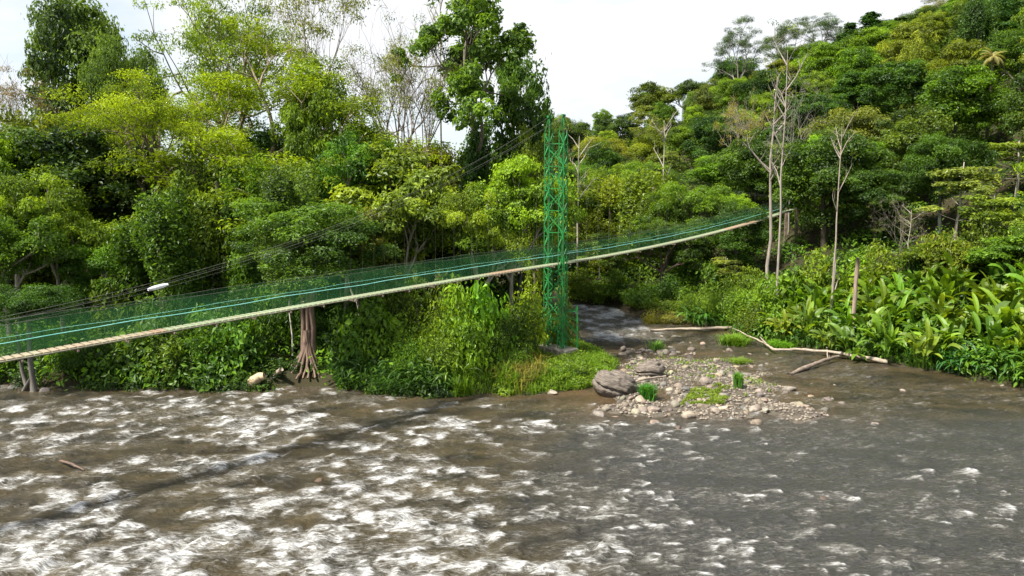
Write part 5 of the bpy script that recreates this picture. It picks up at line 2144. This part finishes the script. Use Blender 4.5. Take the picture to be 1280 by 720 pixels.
HW = 0.36                                    # half width of the deck
br = link('suspension_bridge', None)
br.location = (0, 0, 0)
tag(br, 'narrow suspension footbridge with green wire-net sides crossing above the river', 'footbridge')
rg = np.random.default_rng(33)
mb = MB()
s = S_BEG
axd = np.array([bd[0], bd[1], 0.0])
axp = np.array([bp[0], bp[1], 0.0])
tn = 0.5
while s < S_END:
    ln = 0.30
    z0, z1 = float(deck_z(s)), float(deck_z(s + ln))
    c = (bpnt(s, 0, z0) + bpnt(s + ln, 0, z1)) / 2
    d = bpnt(s + ln, 0, z1) - bpnt(s, 0, z0)
    d /= np.linalg.norm(d)
    up = np.cross(d, -axp)
    up = up if up[2] > 0 else -up
    px_ = to_px(*c)[0]
    base = 0.45 if px_ < 185 else (0.05 if px_ < 205 else 0.95)
    if 610 < px_ < 650 or 905 < px_ < 945:
        base = 0.12
    mb.box(c - up * 0.025, (ln - 0.075, HW * 2, 0.05), np.array([d, -axp, up]), np.clip(base + rg.normal() * 0.10, 0, 1))
    s += ln
M_PLANK = plank_material()
link('deck', mb.mesh('deck'), M_PLANK, br)
SS = np.arange(S_BEG, S_END + 0.01, 0.5)
for side in (1, -1):
    mb = MB()
    mb.tube([bpnt(s, side * (HW + 0.03), float(deck_z(s)) - 0.07) for s in SS], 0.03, 6)
    link('edge_beam', mb.mesh('edge_beam', True), noise_mat('weathered_beam', (0.13, 0.12, 0.08), (0.22, 0.21, 0.14), 3, 0.8, 0.2), br)
M_DBEAM = noise_mat('dark_beam', (0.10, 0.075, 0.05), (0.22, 0.17, 0.12), 3, 0.8, 0.2)
for s in np.arange(S_BEG + 0.5, S_END, 1.9):
    z = float(deck_z(s))
    mb = MB()
    mb.bar(bpnt(s, -HW - 0.16, z - 0.16), bpnt(s, HW + 0.16, z - 0.16), 0.06, 0.08)
    link('cross_beam', mb.mesh('cross_beam'), M_DBEAM, br)
M_NET = net_material()
wav = lambda s, k: 0.022 * math.sin(s * 0.8 + k) + 0.010 * math.sin(s * 1.9 + 2 * k)
for side, k in ((1, 0.0), (-1, 2.0)):
    V = []
    hs = (0.0, 0.35, 0.66, 1.0, 1.34)
    for s in SS:
        z = float(deck_z(s))
        for j, h in enumerate(hs):
            V.append(bpnt(s, side * (HW + 0.05 + 0.10 * math.sin(h * 1.4) + 0.02 * math.sin(s * 1.7 + j)), z + h + (wav(s, k) if h > 0 else 0)))
    F = grid_faces(len(SS), len(hs))
    link('side_net', mesh_np('side_net', np.array(V), F, None, True), M_NET, br)
    mb = MB()
    mb.tube([bpnt(s, side * (HW + 0.16), float(deck_z(s)) + 0.66 + wav(s, k)) for s in SS], 0.019 if side == 1 else 0.009, 5)
    link('hand_rope', mb.mesh('hand_rope', True), M_TEAL, br)
    mb = MB()
    mb.tube([bpnt(s, side * (HW + 0.16), float(deck_z(s)) + 1.34 + wav(s, k)) for s in SS], 0.006, 4)
    link('top_wire', mb.mesh('top_wire', True), M_STEEL, br)
    mb = MB()
    mb.tube([bpnt(s, side * (HW + 0.14 + 0.22 * math.exp(-abs(s) / 5)), float(cable_z(s))) for s in SS], 0.007, 5)
    link('main_cable', mb.mesh('main_cable', True), M_STEEL, br)
    # second strand
    mb = MB()
    mb.tube([bpnt(s, side * (HW + 0.24 + 0.12 * math.exp(-abs(s) / 5)), float(cable_z(s)) - 0.14 * (1 - math.exp(-abs(s) / 8))) for s in SS], 0.0035, 5)
    link('main_cable', mb.mesh('main_cable', True), M_STEEL, br)
    for s in np.arange(-34.5, S_END - 2, 1.5):
        zc = float(cable_z(s))
        zd = float(deck_z(s))
        if zc - zd < 1.6 or abs(s) < 0.9:
            continue
        mb = MB()
        o2 = HW + 0.14
        mb.tube([bpnt(s, side * o2, zd + 0.0), bpnt(s, side * o2, (zd + zc) / 2), bpnt(s, side * o2, zc)], 0.0018, 4)
        link('hanger', mb.mesh('hanger', True), M_STEEL, br)
# end frames at both landings
for s, nm in ((S_BEG, 'near'), (S_END, 'far')):
    for side in (1, -1):
        z = float(deck_z(s))
        g0 = bpnt(s, side * (HW + 0.25), 0)
        top_ = 1.7 if s < 0 else 0.2
        zg = gz(g0[0], g0[1])
        mb = MB()
        mb.box((g0[0], g0[1], (zg - 0.3 + z + top_) / 2), (0.3, 0.3, z + top_ - zg + 0.3))
        link('anchor_post', mb.mesh('anchor_post'), M_DBEAM, br)
# white sleeve on the cable
s0 = s_of_px(193)
mb = MB()
ss_ = np.linspace(s0 - 0.42, s0 + 0.42, 5)
mb.tube([bpnt(s, HW + 0.17, float(cable_z(s)) - 0.05) for s in ss_], [0.05, 0.085, 0.09, 0.085, 0.05], 10)
link('cable_sleeve', mb.mesh('cable_sleeve', True), M_WHITE, br)['label'] = 'white sleeve clamped round the cables'

# ------------------------------------------------------------------ green lattice tower
tw = link('lattice_tower', None)
zg = gz(T0[0], T0[1]) + 0.42
tw.location = (T0[0], T0[1], zg)
tag(tw, 'tall green lattice steel tower carrying the footbridge, on a concrete footing', 'tower')
HT = TOWER_TOP - zg                            # height over footing


def tl(a, b, z):
    """tower-local point: a along the bridge, b across it"""
    return np.array([bd[0] * a + bp[0] * b, bd[1] * a + bp[1] * b, z])


MC, MS = 0.64, 0.21                            # mast centre offset and half side
for side in (1, -1):
    m0 = MB()
    nb_ = 19
    zs = np.linspace(0, HT - 1.1, nb_ + 1)
    cs = [(-MS, -MS), (MS, -MS), (MS, MS), (-MS, MS)]
    for i in range(nb_):
        for k in range(4):
            a0, b0 = cs[k]
            a1, b1 = cs[(k + 1) % 4]
            b0 += side * MC
            b1 += side * MC
            if (i + k) % 2:
                m0.bar(tl(a0, b0, zs[i]), tl(a1, b1, zs[i + 1]), 0.056)
            else:
                m0.bar(tl(a1, b1, zs[i]), tl(a0, b0, zs[i + 1]), 0.056)
            if i % 2 == 0:
                m0.bar(tl(a0, b0, zs[i]), tl(a1, b1, zs[i]), 0.035)
    lat = link('mast', m0.mesh('mast'), M_GREEN, tw)
    for a, b in cs:
        g = MB()
        g.bar(tl(a, b + side * MC, -0.1), tl(a, b + side * MC, HT - 1.1), 0.062)
        g.bar(tl(a, b + side * MC, HT - 1.1), tl(a * 0.12, b * 0.12 + side * MC, HT), 0.055)
        link('leg', g.mesh('leg'), M_GREEN, lat)
    g = MB()
    g.box(tl(0, side * MC, HT + 0.05), (0.3, 0.16, 0.14), np.array([axd, -axp, [0, 0, 1]]))
    link('saddle', g.mesh('saddle'), M_GREEN, lat)
# bracing between the masts, above and below the deck
dz = zt - zg
g = MB()
lv = list(np.arange(0.5, dz - 0.5, 1.55)) + [dz - 0.3]
lv2 = list(np.arange(dz + 2.2, HT - 1.2, 1.55))
for lev in (lv, lv2):
    g = MB()
    for i in range(len(lev)):
        for a in (-MS, MS):
            g.bar(tl(a, -MC + MS, lev[i]), tl(a, MC - MS, lev[i]), 0.04)
            if i + 1 < len(lev):
                g.bar(tl(a, -MC - MS, lev[i]), tl(a, MC + MS, lev[i + 1]), 0.045)
                g.bar(tl(a + 0.03, MC + MS, lev[i]), tl(a + 0.03, -MC - MS, lev[i + 1]), 0.045)
    link('cross_bracing', g.mesh('cross_bracing'), M_GREEN, tw)

# service frame with ladder on the right side of the foot
g = MB()
tx = lambda px, y, z: np.array([x_at(px, y, z) - T0[0], y - T0[1], z - zg])
hz = 3.0
for yy in (51.6, 52.3):
    g.bar(tx(721.5, yy, zg), tx(721.5, yy, zg + hz), 0.10)
    g.bar(tx(709, yy, zg + hz - 0.35), tx(721.5, yy, zg + hz - 0.35), 0.07)
    g.bar(tx(709, yy, zg + hz - 0.75), tx(721.5, yy, zg + hz - 1.05), 0.035)
    g.bar(tx(703, yy, zg + 2.2), tx(721.5, yy, zg + 1.0), 0.06)
    g.bar(tx(708, yy, zg + 0.9), tx(721.5, yy, zg + 0.15), 0.05)
g.bar(tx(721.5, 51.6, zg + hz - 0.35), tx(721.5, 52.3, zg + hz - 0.35), 0.04)
g.bar(tx(721.5, 51.6, zg + hz - 1.3), tx(721.5, 52.3, zg + hz - 1.3), 0.04)
link('service_frame', g.mesh('service_frame'), M_GREEN, tw)
g = MB()
for a in (-0.2, 0.2):
    g.bar(tl(a, MC + MS + 0.12, 0), tl(a, MC + MS + 0.12, dz + 0.5), 0.04)
for z in np.arange(0.3, dz + 0.4, 0.33):
    g.bar(tl(-0.2, MC + MS + 0.12, z), tl(0.2, MC + MS + 0.12, z), 0.028)
link('ladder', g.mesh('ladder'), M_GREEN, tw)
# green safety net lining the inside of the tower
for side in (1, -1):
    V = [tl(-MS, side * (MC - MS), 0.4), tl(MS, side * (MC - MS), 0.4), tl(MS, side * (MC - MS), HT - 1.3), tl(-MS, side * (MC - MS), HT - 1.3)]
    link('climbing_guard', mesh_np('climbing_guard', np.array(V), np.array([[0, 1, 2, 3]])), M_NET, tw)
# footing
g = MB()
axf = np.array([axd, -axp, [0, 0, 1.0]])
g.box(np.array([0.1, 0.0, -0.55]), (1.5, 2.9, 1.1), axf)
g.box(np.array([0.1, 0.0, -0.06 - 1.2]), (1.9, 3.3, 0.6), axf)
for o_ in (-0.9, -0.3, 0.35, 0.95):
    g.box(tl(-0.80, o_, -0.5), (0.12, 0.16, 1.0), axf)
me = g.mesh('footing')
ft = link('footing', me, M_CONC, tw)
bv = ft.modifiers.new('edge', 'BEVEL')
bv.width = 0.05
bv.segments = 2
print('objects', len(bpy.data.objects))

# every repeat that still shares its label is told apart by its place in the row
same = {}
for o in bpy.data.objects:
    if o.parent is None and 'label' in o.keys():
        same.setdefault(o['label'], []).append(o)
for lab, os_ in same.items():
    if len(os_) < 2:
        continue
    os_.sort(key=lambda o: to_px(*o.location)[0])
    names = {2: ['left', 'right'], 3: ['left', 'middle', 'right']}.get(len(os_)) or ['first', 'second', 'third', 'fourth', 'fifth', 'sixth', 'seventh', 'eighth'][:len(os_)]
    for o, w_ in zip(os_, names):
        o['label'] = w_ + ' ' + lab + ('' if len(os_) < 4 else ', counted from the left')
for o in bpy.data.objects:
    if o.parent is None and 'label' in o.keys():
        w_ = o['label'].split()
        for drop in ('small', 'large', 'just', 'well', 'the'):
            if len(w_) > 16 and drop in w_:
                w_.remove(drop)
        o['label'] = ' '.join(w_)
